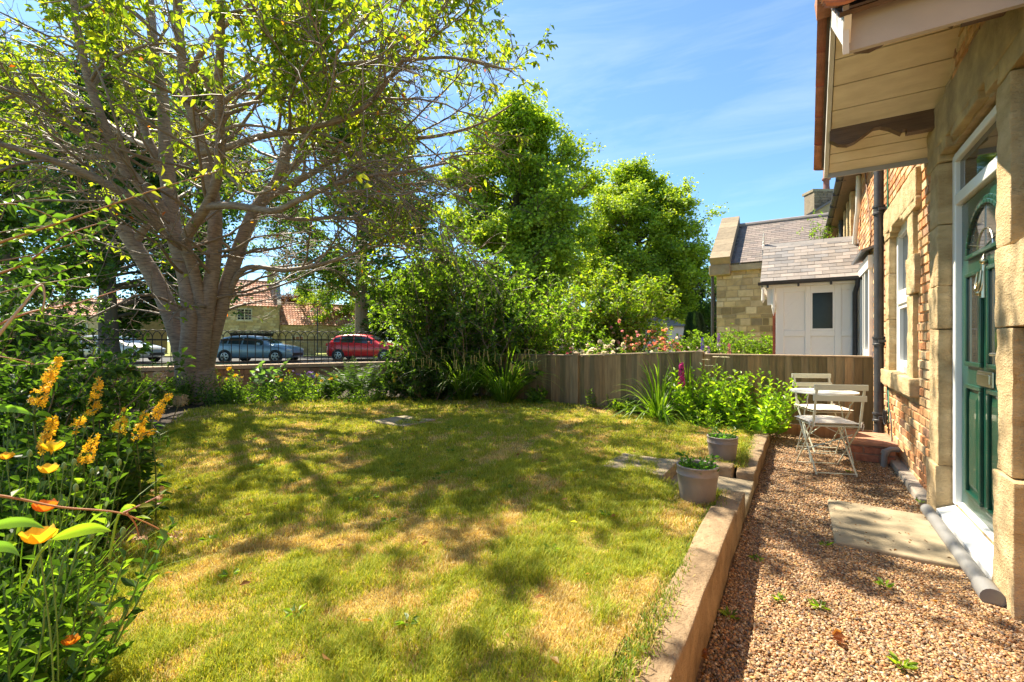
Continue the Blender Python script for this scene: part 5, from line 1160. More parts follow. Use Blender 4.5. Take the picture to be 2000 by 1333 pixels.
for ch in cherry.children: ch.matrix_parent_inverse = cherry.matrix_world.inverted()
# ------------------------------------------------------------------ shrubs and border plants
def par(t):
    return t
def shrub(name, label, cat, base, r, h, n1, lf_size, pal, seed, n2=7, per=7, wid=.45, near=True, r_leaf=M_leaf, spread=.55, stemr=.012, dr=.1, low=.1, group=None, flowers=None, kind=None, n3=0, sq=1.0, up=.3, dl=-.1):
    g = np.random.default_rng(seed); t = thing(name, label, cat, base, 0, group)
    th = g.random(n1)*2*PI; rr = np.sqrt(g.random(n1))*r*.45; P0 = np.stack([rr*np.cos(th), rr*np.sin(th)*sq, np.zeros(n1)], -1)
    lean = spread*(.25+rr/(r*.45+1e-6)); D = np.stack([np.cos(th)*lean, np.sin(th)*lean*sq, np.ones(n1)], -1); Ln = h*(.65+.45*g.random(n1))*(1.08-.25*rr/(r*.45+1e-6))
    P1 = grow(P0, D, Ln, 7, .10, (0, 0, up*.1), g); s = A(); tubes(s, P1, stemr, stemr*.3, 5)
    p, dd, tt, idx = spawn(P1, n2, low, 1, .8, g); L2 = Ln[idx]*.34*(.5+.8*g.random(len(idx)))*(1.15-.5*tt)
    P2 = grow(p, dd, L2, 4, .18, (0, 0, .03), g); tubes(s, P2, stemr*.35, stemr*.15, 4); last = P2
    if n3:
        p, dd, tt, idx = spawn(P2, n3, .2, 1, .8, g); P3 = grow(p, dd, L2[idx]*.5*(.5+.7*g.random(len(idx))), 3, .2, (0, 0, 0), g); tubes(s, P3, stemr*.2, stemr*.1, 3); last = P3
    s.build('stem', M_twig, t, smooth=True)
    m = len(last); S_n = last.shape[1]-1; idx = np.repeat(np.arange(m), per); f = (.1+.9*g.random(len(idx)))*S_n; i = np.minimum(f.astype(int), S_n-1); fr = (f-i)[:, None]
    P = last[idx, i]*(1-fr)+last[idx, i+1]*fr; T = unit(last[idx, i+1]-last[idx, i]); P = P[P[:, 2] > .01] if False else P
    a = A(); D = T*.6+g.normal(size=P.shape)*[.7, .7, .5]+[0, 0, dl]
    if near: leaves(a, P, D, lf_size*(.6+.7*g.random(len(P))), wid, pal, g, droop=dr)
    else: quadleaves(a, P+g.normal(size=P.shape)*lf_size*.4, lf_size*(.7+.6*g.random(len(P))), pal, g, nb=unit(P-np.array([0, 0, h*.5]))*.5)
    a.build('foliage', r_leaf, t)
    if flowers:
        cols, nf, fs, zlo, style = flowers; ends = last[:, -1]; ok = ends[ends[:, 2] > h*zlo]; ok = ok[g.integers(0, len(ok), nf)]
        b = A(); blossoms(b, ok+g.normal(size=ok.shape)*.01, fs, cols, g, style); b.build('blossom', M_petal, t)
    return t
def blossoms(acc, P, size, cols, g, style='round', up=None):
    """open flowers with petals around a centre, P centres"""
    n = len(P); N_ = unit(g.normal(size=(n, 3))*.6+[0, 0, .5] if up is None else up+g.normal(size=(n, 3))*.25); a_ = unit(np.cross(N_, g.normal(size=(n, 3)))); b_ = np.cross(N_, a_)
    s = (size*(.7+.6*g.random(n)))[:, None]; cols = np.array(cols); c = cols[g.integers(0, len(cols), n)]*(.85+.3*g.random((n, 1)))
    layers = {'round': ((5, .5, .25), (4, .35, .6)), 'star': ((5, .5, .18),), 'daisy': ((8, .5, .06),), 'cup': ((4, .5, .8),)}[style]
    for (k, rr, lift) in layers:
        for q in range(k):
            an = q*2*PI/k+lift; e = a_*math.cos(an)+b_*math.sin(an); w = np.cross(N_, e); pw = {'round': .36, 'star': .20, 'daisy': .14, 'cup': .45}[style]
            V = np.stack([P, P+e*s*rr*.6-w*s*pw*.6+N_*s*lift*rr*.6, P+e*s*rr*1.0+N_*s*lift*rr, P+e*s*rr*.6+w*s*pw*.6+N_*s*lift*rr*.6], 1).reshape(-1, 3)
            acc.add(V, 4*np.arange(n)[:, None]+np.arange(4), np.repeat(c, 4, 0))
    return acc
def W(px, d, z=None):
    p = at(px, 667, d); return (float(p[0]), float(p[1]), float(zl(p[0], p[1])-.05 if z is None else z))
GD = [(.040, .085, .015), (.055, .115, .02), (.03, .065, .012), (.075, .14, .025)]
GM = [(.10, .18, .02), (.14, .23, .028), (.075, .14, .02), (.18, .27, .035)]
GL = [(.16, .29, .02), (.21, .34, .03), (.13, .24, .018), (.27, .37, .04)]
# -- big shrubs at the fence corner
shrub('viburnum_shrub', 'tallest grey green shrub in the corner, right of the red car', 'shrub', W(885, 9.3), 1.25, 2.75, 36, .10, GM+[(.09, .13, .05)], 21, wid=.55, n2=12, n3=4, per=8, low=.06, stemr=.02, spread=.32)
shrub('laurel_shrub', 'glossy dark shrub filling the corner beside the tallest shrub, above the sedge', 'shrub', W(940, 8.9), 1.25, 2.1, 30, .10, GD+GM[:2], 22, wid=.5, n2=11, n3=4, per=8, low=.04, stemr=.018, spread=.50)
shrub('bamboo_shrub', 'loose light green shrub behind the dark one, its tips against the lime tree', 'shrub', W(960, 10.3), 1.2, 2.9, 26, .11, GL[:3]+GM, 23, n2=10, n3=4, per=5, low=.3, stemr=.014, wid=.28, dr=.3)
shrub('holly_shrub', 'dark shrub low in front of the red car bonnet', 'shrub', W(825, 8.7), .7, 1.0, 24, .065, GD, 24, n2=10, n3=4, per=6, low=.02, stemr=.012)
shrub('laurel_shrub', 'low dark evergreen leaves between the fern and the sedge at the lawn edge', 'shrub', W(835, 8.1), .95, .75, 26, .07, GD, 25, n2=9, n3=3, per=6, low=.02, stemr=.008, spread=.9, sq=.6)
shrub('privet_shrub', 'shrub rising behind the railing between the red car and the tallest shrub', 'shrub', W(880, 11.8, .1), 1.0, 2.6, 26, .10, GD+GM, 26, n2=10, n3=4, per=6, low=.1, stemr=.018)
# pendulous sedge
def sedge(label, base, seed, n=300, L=1.3, hang=13):
    g = np.random.default_rng(seed); t = thing('pendulous_sedge', label, 'sedge', base); a = A(); th = g.random(n)*2*PI
    P0 = np.stack([np.cos(th)*.12*g.random(n), np.sin(th)*.12*g.random(n), np.zeros(n)], -1); ln = .3+.5*g.random(n)
    D = np.stack([np.cos(th)*ln, np.sin(th)*ln, np.ones(n)], -1)
    blades(a, P0, D, L*(.5+.6*g.random(n)), .016, .55+.35*g.random(n), g, segs=8, pal=GM+GL[:1], wob=.03); a.build('foliage', M_leaf, t)
    th = g.random(hang)*2*PI; P0 = np.zeros((hang, 3)); D = np.stack([np.cos(th)*.55, np.sin(th)*.55, np.ones(hang)], -1)
    P1 = np.zeros((hang, 10, 3)); d = unit(D); ll = L*(.95+.35*g.random(hang))
    for k in range(9): d = unit(d-[0, 0, .02+.035*k]); P1[:, k+1] = P1[:, k]+d*(ll/9)[:, None]
    s = A(); tubes(s, P1, .003, .0015, 4, (.16, .24, .06)); s.build('stem', M_stalk, t, smooth=True)
    s = A()
    for k in range(4):
        i = 9-k; q = P1[:, i]+g.normal(size=(hang, 3))*.012; dn = np.stack([q, q+[0, 0, -.06]+g.normal(size=(hang, 3))*.006, q+[0, 0, -.14-.0*k]+g.normal(size=(hang, 3))*.012], 1); tubes(s, dn, .0055, .004, 5, (.42, .33, .10))
    s.build('catkin', M_stalk, t, smooth=True)['kind'] = 'stuff'
sedge('arching sedge with hanging tan catkins at the left end of the fence, nearer clump', W(985, 7.75), 31)
sedge('arching sedge clump behind, against the dark shrub, catkins hanging over it', W(905, 8.0), 32, n=190, L=1.4, hang=12)
# -- bed along the wall
def fern(label, base, seed, n=26, L=.75):
    g = np.random.default_rng(seed); t = thing('fern', label, 'fern', base); a = A(); th = np.arange(n)*2.4+g.random(n)*.4; ln = .35+.45*g.random(n)
    P = np.zeros((n, 9, 3)); d = unit(np.stack([np.cos(th)*ln, np.sin(th)*ln, np.ones(n)], -1)); ll = L*(.7+.4*g.random(n))
    for k in range(8): d = unit(d-[0, 0, .03+.02*k]); P[:, k+1] = P[:, k]+d*(ll/8)[:, None]
    s = A(); tubes(s, P, .003, .001, 4, (.10, .13, .04)); s.build('stem', M_stalk, t)
    f = np.linspace(.12, .99, 26); idx = np.repeat(np.arange(n), 26*2); ff = np.tile(np.repeat(f, 2), n)*8; i = np.minimum(ff.astype(int), 7); fr = (ff-i)[:, None]
    Q = P[idx, i]*(1-fr)+P[idx, i+1]*fr; T = unit(P[idx, i+1]-P[idx, i]); sd = unit(np.cross(T, [0, 0, 1])); sg = np.tile([1, -1], len(Q)//2)[:, None]
    size = .13*np.sin(PI*np.clip(ff/8*.9+.08, 0, 1))**.8; leaves(a, Q, sd*sg+T*.35-[0, 0, .08], size, .2, GD+GM[:1], g, fold=.03); a.build('frond', M_leaf, t)
fern('large fern with spreading fronds in front of the red car', W(702, 8.15), 41, 30, .95)
fern('smaller fern at the lawn edge just left of the large one', W(655, 8.4), 42, 20, .65)
def perennial(name, label, cat, base, r, h, n, lsize, pal, seed, per=16, wid=.4, fl=None, lean=.25, dr=.15, whorl=False, stemc=(.14, .22, .05)):
    """soft stems rising from the soil with leaves all the way up"""
    g = np.random.default_rng(seed); t = thing(name, label, cat, base); th = g.random(n)*2*PI; rr = np.sqrt(g.random(n))*r*.7
    P0 = np.stack([rr*np.cos(th), rr*np.sin(th), np.zeros(n)], -1); D = np.stack([np.cos(th)*lean*rr/r*2, np.sin(th)*lean*rr/r*2, np.ones(n)], -1)+g.normal(size=(n, 3))*.08
    Ln = h*(.65+.4*g.random(n)); P1 = grow(P0, D, Ln, 6, .06, (0, 0, .03), g); s = A(); tubes(s, P1, .004, .002, 5, stemc); s.build('stem', M_stalk, t, smooth=True)
    idx = np.repeat(np.arange(n), per); f = np.tile(np.linspace(.06, .98, per), n)*6; i = np.minimum(f.astype(int), 5); fr = (f-i)[:, None]; P = P1[idx, i]*(1-fr)+P1[idx, i+1]*fr
    an = np.tile(np.arange(per)*2.4, n)+g.random(len(P))*.7; D = np.stack([np.cos(an), np.sin(an), .35+.3*g.random(len(P))+.5*f/6], -1)
    a = A(); leaves(a, P, D, lsize*(1.15-.55*f/6)*(.75+.5*g.random(len(P))), wid, pal, g, droop=dr); a.build('foliage', M_leaf, t)
    if fl:
        cols, style, fs, cnt = fl; b = A(); e = P1[g.integers(0, n, cnt), -1]; blossoms(b, e+g.normal(size=(cnt, 3))*.012+[0, 0, .02], fs, cols, g, style); b.build('blossom', M_petal, t)
    return t
YEL = [(.75, .42, .02), (.8, .5, .03)]
perennial('yellow_poppy', 'clump of small yellow poppies under the railing, just right of the cherry trunk', 'poppy plant', W(445, 8.4), .35, .55, 22, .08, GM, 51, fl=(YEL, 'cup', .075, 8))
perennial('yellow_poppy', 'yellow poppies among leaves under the railing, below the front of the blue car', 'poppy plant', W(570, 8.5), .4, .50, 22, .09, GM, 52, fl=(YEL, 'cup', .075, 6))
perennial('yellow_poppy', 'three yellow poppies beside the ferns, left of them', 'poppy plant', W(640, 8.3), .25, .42, 14, .08, GM+GD, 53, fl=(YEL, 'cup', .07, 5))
perennial('yellow_poppy', 'yellow poppies between the large fern and the dark shrub', 'poppy plant', W(745, 8.0), .22, .50, 12, .08, GM+GD, 54, fl=(YEL, 'cup', .07, 4))
perennial('campanula', 'purple flowered plant under the railing, between the poppies', 'flower plant', W(590, 8.6), .25, .50, 16, .07, GM, 55, fl=([(.16, .08, .42), (.22, .12, .5)], 'star', .07, 22))
perennial('leafy_perennial', 'low mixed green leaves at the edge of the lawn below the blue car', 'leafy plant', W(500, 8.0), .65, .34, 60, .085, GM+GD, 56, per=10)
perennial('leafy_perennial', 'low green leaves at the lawn edge, left of the ferns', 'leafy plant', W(600, 8.05), .65, .32, 60, .085, GM+GD, 57, per=10)
perennial('leafy_perennial', 'low leafy growth at the lawn edge in front of the large fern', 'leafy plant', W(705, 7.75), .6, .28, 55, .07, GD+GM, 58, per=10)
perennial('hollyhock', 'broad grey green leaves standing up against the railing before the blue car', 'leafy plant', W(516, 8.6), .16, .75, 7, .16, [(.08, .15, .06), (.10, .18, .07)], 59, wid=.9, per=12)
perennial('leafy_perennial', 'ferny green growth around the foot of the cherry trunk, right side', 'leafy plant', W(432, 7.7), .45, .32, 50, .06, GD+GM, 60, per=12)
perennial('leafy_perennial', 'ferny green growth around the foot of the cherry trunk, left side', 'leafy plant', W(345, 7.7), .5, .55, 55, .07, GM+GD, 61, per=14)
shrub('ivy', 'dark ivy spilling over the boundary wall left of the cherry trunk', 'ivy', W(285, 7.6), 1.0, .45, 36, .055, GD, 62, n2=9, n3=3, per=6, low=.0, spread=1.1, stemr=.006)
shrub('rose_shrub', 'thin leafy shrub reaching up in front of the railing and silver car', 'shrub', W(262, 7.0), .3, 1.0, 5, .05, GM+GD, 63, n2=8, n3=2, per=5, low=.2, stemr=.007)
shrub('weigela_shrub', 'dark shrub in the left border below the railing', 'shrub', W(170, 5.3), .55, .38, 28, .06, GD+GM[:2], 64, n2=9, n3=3, per=6, low=.0, stemr=.008)
shrub('weigela_shrub', 'dark leafy mass at the far left under the trailing twigs', 'shrub', W(-70, 4.3), .8, 1.35, 34, .07, GD, 65, n2=10, n3=4, per=6, low=.03, stemr=.012)
shrub('hebe_shrub', 'bushy green shrub just behind the yellow flower spikes', 'shrub', W(110, 3.8), .50, .60, 26, .05, GM+GL[:1], 66, n2=9, n3=3, per=6, low=.0, stemr=.006)
shrub('weigela_shrub', 'dark shrub filling the left edge at mid height, nearest of the dark ones', 'shrub', W(-20, 2.7), .75, 1.10, 26, .065, GD, 67, n2=9, n3=4, per=6, low=.03, stemr=.008)
shrub('laurel_shrub', 'tall dark shrub in the left border behind the trailing twigs, before the railing', 'shrub', W(-60, 6.0), .9, 2.2, 28, .075, GD+GM[:1], 68, n2=10, n3=4, per=6, low=.1, stemr=.016)
def irisc(label, base, seed, n, L, w=.03, spread=.35, pal=GL, dr=.15, name='iris'):
    g = np.random.default_rng(seed); t = thing(name, label, 'leafy plant', base); a = A(); th = g.random(n)*2*PI; ln = spread*g.random(n)
    blades(a, np.stack([np.cos(th)*.08*g.random(n), np.sin(th)*.08*g.random(n), np.zeros(n)], -1), np.stack([np.cos(th)*ln, np.sin(th)*ln, np.ones(n)], -1), L*(.6+.5*g.random(n)), w, dr*(.3+1.2*g.random(n)), g, segs=6, pal=pal); a.build('foliage', M_leaf, t); return t
irisc('upright sword leaves catching the sun left of the cherry, in front of the silver car', W(160, 5.9), 71, 26, 1.05)
irisc('long narrow leaves leaning across the left border below the railing', W(205, 4.6), 72, 44, .95, .018, .8, GL, .5)
irisc('soft grassy clump among the yellow flower spikes', W(200, 3.1), 73, 120, .55, .010, 1.0, GL, .9, 'grass_clump')
# allium seed heads
def allium(label, base, top, seed):
    g = np.random.default_rng(seed); t = thing('allium_seedhead', label, 'seed head', base); b = np.array(base); tp = np.array(top)-b; s = A(); s.tube([(0, 0, 0), tuple(tp*.5+[.02, 0, .02]), tuple(tp)], .005, 6, (.45, .36, .18)); s.build('stem', M_stalk, t, smooth=True)
    n = 150; D = unit(g.normal(size=(n, 3))); s = A(); P = np.stack([tp+D*0, tp+D*.075*(.8+.3*g.random((n, 1)))], 1); tubes(s, P, .0012, .001, 3, (.55, .40, .22)); blossoms(s, P[:, 1], .02, [(.55, .40, .24), (.45, .30, .16)], g, 'star', up=D); s.build('seedhead', M_stalk, t)
allium('dry brown allium globe on a long leaning stem left of the cherry trunk', W(255, 4.9), at(311, 738, 5.0), 1)
allium('second dry allium globe, lower, at the foot of the cherry trunk', W(330, 5.6), at(353, 782, 5.2), 2)
# -- yellow loosestrife spikes
def loosestrife(label, p, q, d, seed, dens=90):
    g = np.random.default_rng(seed); a_ = at(*p, d); b_ = at(*q, d-.05); base = np.array([a_[0]-.05*g.random(), a_[1]+.05*g.random(), float(zl(a_[0], a_[1]))-.05])
    t = thing('yellow_loosestrife', label, 'flower', tuple(base), 0, 'yellow loosestrife spikes'); P = np.array([base, base*.4+a_*.6+[.02, 0, 0], a_, b_])-base; s = A(); s.tube(smooth(P, 12), .004, 6, (.12, .16, .05)); s.build('stem', M_stalk, t, smooth=True)
    n = int(dens*.55); f = g.random(n); ax = b_-a_; C_ = (a_-base)+f[:, None]*ax; rad_ = .026*(1.05-.6*f); D = unit(g.normal(size=(n, 3))*[1, 1, .5]); b = A(); blossoms(b, C_+D*rad_[:, None], .030, [(.85, .52, .02), (.80, .46, .015), (.9, .62, .04), (.72, .38, .02)], g, 'star', up=D); b.build('flower_spike', M_petal, t)
    m = 26; f = g.random(m); Q = (f[:, None]*(a_-base)*.95); an = g.random(m)*6.3; lf_ = A(); leaves(lf_, Q, np.stack([np.cos(an), np.sin(an), .1+0*an], -1), .085, .42, GD+GM[:1], g, droop=.15); lf_.build('leaves', M_leaf, t)
LS = [('tallest yellow spike, leaning, furthest left at the height of the railing', (68, 785), (116, 702), 2.1, 120), ('short yellow tuft directly under the tallest spike', (70, 792), (84, 778), 2.1, 30),
      ('yellow spike left of the middle of the border, above the pale poppy', (84, 888), (104, 818), 2.0, 110), ('yellow spike nearest the lawn edge among the poppy buds', (164, 905), (187, 852), 2.1, 90),
      ('slim yellow spike behind, in the dark leaves above the grassy clump', (182, 800), (194, 740), 2.5, 90), ('small yellow tuft below the slim spike', (170, 812), (188, 800), 2.5, 30),
      ('bushy yellow spike left of the pair touching the lawn', (232, 842), (246, 800), 2.5, 60), ('yellow spike second from the lawn side, short and broad', (268, 848), (286, 806), 2.55, 70),
      ('yellow spike reaching furthest over the lawn, leaning right', (298, 820), (330, 772), 2.6, 90), ('loose yellow flowers low between the spikes that reach the lawn', (262, 858), (300, 842), 2.55, 40), ('small yellow tuft in the middle of the spikes', (148, 838), (158, 812), 2.3, 34)]
for k, (lb, p, q, d, n) in enumerate(LS): loosestrife('loosestrife, '+lb if False else lb, p, q, d, 100+k, n)
for k, (px, d, lb, h) in enumerate(((30, 2.25, 'dark leafy stems under the tallest yellow spike', .66), (105, 2.4, 'dark leafy stems under the middle yellow spikes', .55), (190, 2.8, 'dark leafy stems under the yellow spikes that reach the lawn', .48), (10, 1.9, 'dark leafy stems at the left edge in front of the spikes', .58))):
    perennial('leafy_perennial', lb, 'leafy plant', W(px, d), .30, h, 46, .085, GD, 120+k, per=16, dr=.2)
# -- Welsh poppies and near greens
def poppy(label, px, py, d, col, size, seed, style='cup'):
    g = np.random.default_rng(seed); p = at(px, py, d); base = np.array([p[0]-.12, p[1]+.05, float(zl(p[0], p[1]))]); t = thing('poppy', label, 'flower', tuple(base), 0, 'poppies at the front of the border'); s = A(); s.tube(smooth(np.array([[0, 0, 0], (p-base)*.5+[.03, 0, .03], p-base]), 10), .0018, 5, (.14, .22, .05)); s.build('stem', M_stalk, t, smooth=True)
    b = A(); n = 9
    for k in range(4):          # four broad cupped petals
        an = k*PI/2+g.random()*.3; e = np.array([math.cos(an), math.sin(an), 0]); w = np.array([-e[1], e[0], 0]); u_ = np.linspace(0, 1, 6); v_ = np.linspace(-1, 1, 7); g1, g2 = np.meshgrid(u_, v_, indexing='ij')
        wd = size*.5*np.sin(PI*np.clip(g1*.62+.02, 0, 1))**.7; zz = size*(.62*g1**1.3+.10*np.sin(g2*4+k)*g1); V = (p-base)+e*(g1*size*.5)[..., None]+w*(g2*wd)[..., None]+UP*zz[..., None]
        i, j = np.meshgrid(np.arange(5), np.arange(6), indexing='ij'); i = i.ravel(); j = j.ravel(); b.add(V.reshape(-1, 3), np.stack([i*7+j, (i+1)*7+j, (i+1)*7+j+1, i*7+j+1], 1), np.array(col)*g.uniform(.9, 1.1))
    b.build('petals', M_petal, t, smooth=True)
poppy('large yellow poppy nearest us at the left edge, below the big leaf', 76, 1062, .95, (.80, .50, .03), .046, 1)
poppy('orange poppy at the left edge, above the big lit leaf', 88, 1000, 1.05, (.75, .22, .02), .035, 2)
poppy('yellow poppy under the middle yellow flower spike', 94, 925, 1.5, (.75, .50, .04), .042, 3)
poppy('small yellow poppy facing up, touching the base of the nearest yellow spike', 104, 882, 1.7, (.8, .55, .03), .05, 4)
poppy('yellow poppy at the very edge of the picture, level with the poppy buds', 12, 898, 1.6, (.75, .45, .04), .034, 5)
poppy('tiny orange poppy low among the leaves at the bottom left', 138, 1260, 1.2, (.7, .25, .02), .03, 6)
g = np.random.default_rng(77)
BUD = ['green poppy bud left of the left hand yellow spike', 'highest green poppy bud, standing out over the lawn', 'green poppy bud just below and left of the highest bud', 'green poppy bud between the two lower yellow spikes', 'upper of two close green poppy buds right of the nearest yellow spike',
       'green poppy bud right under the nearest yellow spike', 'green poppy bud over the yellow poppy below the middle spike', 'lone green poppy bud above the bramble stem', 'thin green poppy bud, rearmost behind the close pair', 'green poppy bud below the bramble stem, nearest the lawn', 'low green poppy bud beside the large sunlit leaf']
for k, (px, py, d) in enumerate(((58, 888, 1.6), (233, 905, 1.75), (213, 930, 1.8), (145, 905, 1.7), (205, 918, 1.9), (180, 922, 1.9), (125, 912, 1.7), (148, 955, 1.5), (190, 918, 2.0), (240, 1040, 1.4), (178, 1048, 1.35))):
    p = at(px, py, d); base = np.array([p[0]-.18, p[1]-.02, float(zl(p[0], p[1]))]); t = thing('poppy_bud', BUD[k], 'bud', tuple(base), 0, 'poppy buds'); s = A()
    s.tube(smooth(np.array([[0, 0, 0], (p-base)*.6+[.02, 0, 0], p-base]), 9), .0014, 5, (.18, .26, .07)); s.build('stem', M_stalk, t, smooth=True)
    s = A(); s.lathe([(.0, -.012), (.006, -.008), (.0078, .002), (.005, .012), (.0, .017)], tuple(p-base), 10, (.20, .28, .08)); s.build('bud', M_stalk, t, smooth=True)
perennial('leafy_perennial', 'bright green leafy plants filling the bottom left corner', 'leafy plant', W(-70, 1.15), .36, .46, 60, .065, GM+GD+GD, 81, per=18, wid=.32)
perennial('leafy_perennial', 'light green toothed leaves at the border edge by the bottom of the picture', 'leafy plant', W(10, 1.5), .26, .34, 56, .05, GM+GD, 82, per=18, wid=.36)
perennial('leafy_perennial', 'low green leaves spreading over the lawn edge beside the poppy buds', 'leafy plant', W(100, 2.0), .22, .22, 44, .055, GM+GD, 83, per=16, wid=.4)
perennial('leafy_perennial', 'shaded leaves beneath the poppies at the left edge', 'leafy plant', W(-20, 1.7), .34, .48, 50, .085, GD+GM, 84, per=16, wid=.5)
perennial('leafy_perennial', 'small leaves at the very bottom edge of the border by the lawn', 'leafy plant', W(20, 1.15), .20, .2, 34, .06, GM+GD, 85, per=14, wid=.4)
irisc('thin grassy stems leaning out over the lawn at the bottom left', W(10, 1.45), 86, 40, .62, .005, 1.1, GL, .35, 'grass_clump')
# large near leaf and the trailing vine stems
def vine(label, pts, r, leafn, lsize, pal, seed, per_len=None, col=(.20, .08, .05), name='vine', hd=0):
    g = np.random.default_rng(seed); P = np.array([at(*q) for q in pts]); base = P[0]; t = thing(name, label, 'twig', tuple(base)); Ps = smooth(P, 30)-base; s = A(); s.tube(Ps+np.stack([noise(Ps+seed, 6)]*3, -1)*.003, np.linspace(r, r*.4, 30), 7, col); s.build('stem', M_stalk, t, smooth=True)
    idx = (g.random(leafn)*28).astype(int)+1; T = unit(Ps[np.minimum(idx+1, 29)]-Ps[idx-1]); sd = g.normal(size=(leafn, 3)); a = A(); leaves(a, Ps[idx], T*.6+unit(sd)*.8, lsize*(.6+.6*g.random(leafn)), .48, pal, g, fold=.12, droop=.1); a.build('leaves', M_leaf, t)
    if hd:
        b = A(); k = 14; c_ = Ps[-1]+g.normal(size=(k, 3))*.008; blossoms(b, c_, .010, [(.40, .24, .12), (.30, .15, .08)], g, 'star'); b.build('seedhead', M_stalk, t)
    return t
LV = [(.12, .20, .03), (.18, .27, .04), (.08, .14, .03), (.22, .24, .04)]
vine('lit leafy twig reaching in from the left at the height of the cherry fork', [(-80, 500, 1.3), (60, 455, 1.4), (190, 410, 1.5), (300, 372, 1.6), (425, 335, 1.7)], .004, 60, .034, LV, 1, col=(.3, .16, .06))
vine('leafy twig just below the lit one at the left edge', [(-80, 560, 1.3), (40, 520, 1.4), (130, 460, 1.5), (215, 430, 1.6)], .004, 30, .035, GD+LV[:1], 2, col=(.3, .14, .06))
vine('bare reddish stem arching over the left border', [(-60, 660, 1.2), (60, 610, 1.3), (140, 595, 1.4), (232, 568, 1.5)], .0035, 8, .03, LV, 3, col=(.35, .15, .08))
vine('pale curling stem at the left edge above the dark shrub', [(-40, 700, 1.2), (40, 600, 1.25), (80, 560, 1.3), (85, 585, 1.3), (80, 610, 1.3)], .005, 6, .03, LV, 4, col=(.42, .30, .22))
vine('thin leafy twig with narrow leaves over the dark shrub', [(-80, 600, 1.5), (50, 560, 1.6), (130, 548, 1.7), (180, 540, 1.8)], .003, 30, .045, GD, 5, col=(.3, .2, .1))
vine('arching twig with grey green leaves in the upper left', [(-80, 430, 1.4), (20, 400, 1.5), (110, 430, 1.6), (175, 500, 1.7)], .003, 34, .04, GD, 6, col=(.3, .2, .1))
vine('reddish bramble stem crossing in front of the poppies', [(-120, 958, .8), (0, 968, .85), (120, 990, .9), (240, 1003, .95), (345, 1050, 1.0)], .0028, 4, .03, LV, 7, col=(.38, .16, .06), hd=1)
vine('side shoot of the bramble stem ending in a dry flower head', [(240, 1003, .95), (270, 990, .97), (315, 968, 1.0)], .0022, 3, .03, LV, 8, col=(.36, .14, .10), hd=1)
vine('short dry twig with seed head hanging below the bramble stem', [(245, 1005, .95), (262, 1025, .96), (270, 1050, .97)], .002, 1, .02, LV, 9, col=(.34, .13, .06), hd=1)
vine('thin dark twigs with small leaves across the upper left', [(-80, 520, 2.0), (60, 500, 2.1), (160, 470, 2.2), (230, 430, 2.3)], .004, 22, .04, GD, 10, col=(.25, .15, .1))
vine('drooping reddish stem above the yellow spikes at the left edge', [(-60, 700, 1.6), (0, 698, 1.6), (40, 705, 1.65), (62, 712, 1.7)], .003, 6, .03, LV, 11, col=(.4, .2, .12), hd=1)
TW = ['%s of nine fine leafy twigs at the left edge, from the top' % w for w in ('topmost', 'second', 'third', 'fourth', 'fifth', 'sixth', 'seventh', 'eighth', 'lowest')]
for k in range(9):
    y = 395+k*38+rnd.uniform(-10, 10); vine(TW[k], [(-90, y+40, 1.9), (10, y+10, 2.0+.05*k), (90, y+rnd.uniform(-30, 20), 2.1), (150+rnd.uniform(-20, 60), y+rnd.uniform(-50, 50), 2.2)], .003, 36, .045, GD+GD+LV[:1], 20+k, col=(.28, .18, .12))['group'] = 'fine twigs tangled at the left edge'
def bigleaf(label, p, q, d, w, col, seed):
    a_, b_ = at(*p, d), at(*q, d+.02); t = A(); n = 12; u_ = np.linspace(0, 1, n); v_ = np.linspace(-1, 1, 7); g1, g2 = np.meshgrid(u_, v_, indexing='ij'); ax = b_-a_; sd = unit(np.cross(ax, UP)*.6+np.array([0, 0, .75])*1.0); nm = unit(np.cross(ax, sd))
    wd = w*np.sin(PI*g1**.8)**.8*(1+.03*np.sin(g1*40)); V = a_+g1[..., None]*ax+sd*(g2*wd*.5)[..., None]+nm*(np.abs(g2)*wd*.18-.02*np.sin(PI*g1))[..., None]-UP*(.02*g1**2)[..., None]
    i, j = np.meshgrid(np.arange(n-1), np.arange(6), indexing='ij'); i = i.ravel(); j = j.ravel(); t.add(V.reshape(-1, 3), np.stack([i*7+j, (i+1)*7+j, (i+1)*7+j+1, i*7+j+1], 1), col)
    t.tube([a_-ax*.5-UP*.08, a_-ax*.2-UP*.02, a_], .0025, 5, (.2, .25, .06)); tag(t.build('leaf', M_leaf, smooth=True), label, 'leaf')
bigleaf('large sunlit yellow green leaf lying across the front of the border', (100, 1055), (218, 1018), .85, .024, (.17, .27, .03), 1)
bigleaf('broad leaf end at the left edge above the large sunlit leaf', (-40, 1035), (88, 1012), .8, .020, (.10, .19, .04), 2)
bigleaf('long grey green leaf at the left edge, beside the yellow spikes', (-40, 800), (66, 796), 1.1, .02, (.12, .24, .04), 3)
bigleaf('leaf at the left edge level with the large yellow poppy', (-40, 1075), (40, 1068), .85, .022, (.08, .16, .04), 4)
bigleaf('small leaf at the tip of the bramble stem fork', (232, 1005), (268, 982), .95, .016, (.18, .30, .05), 5)
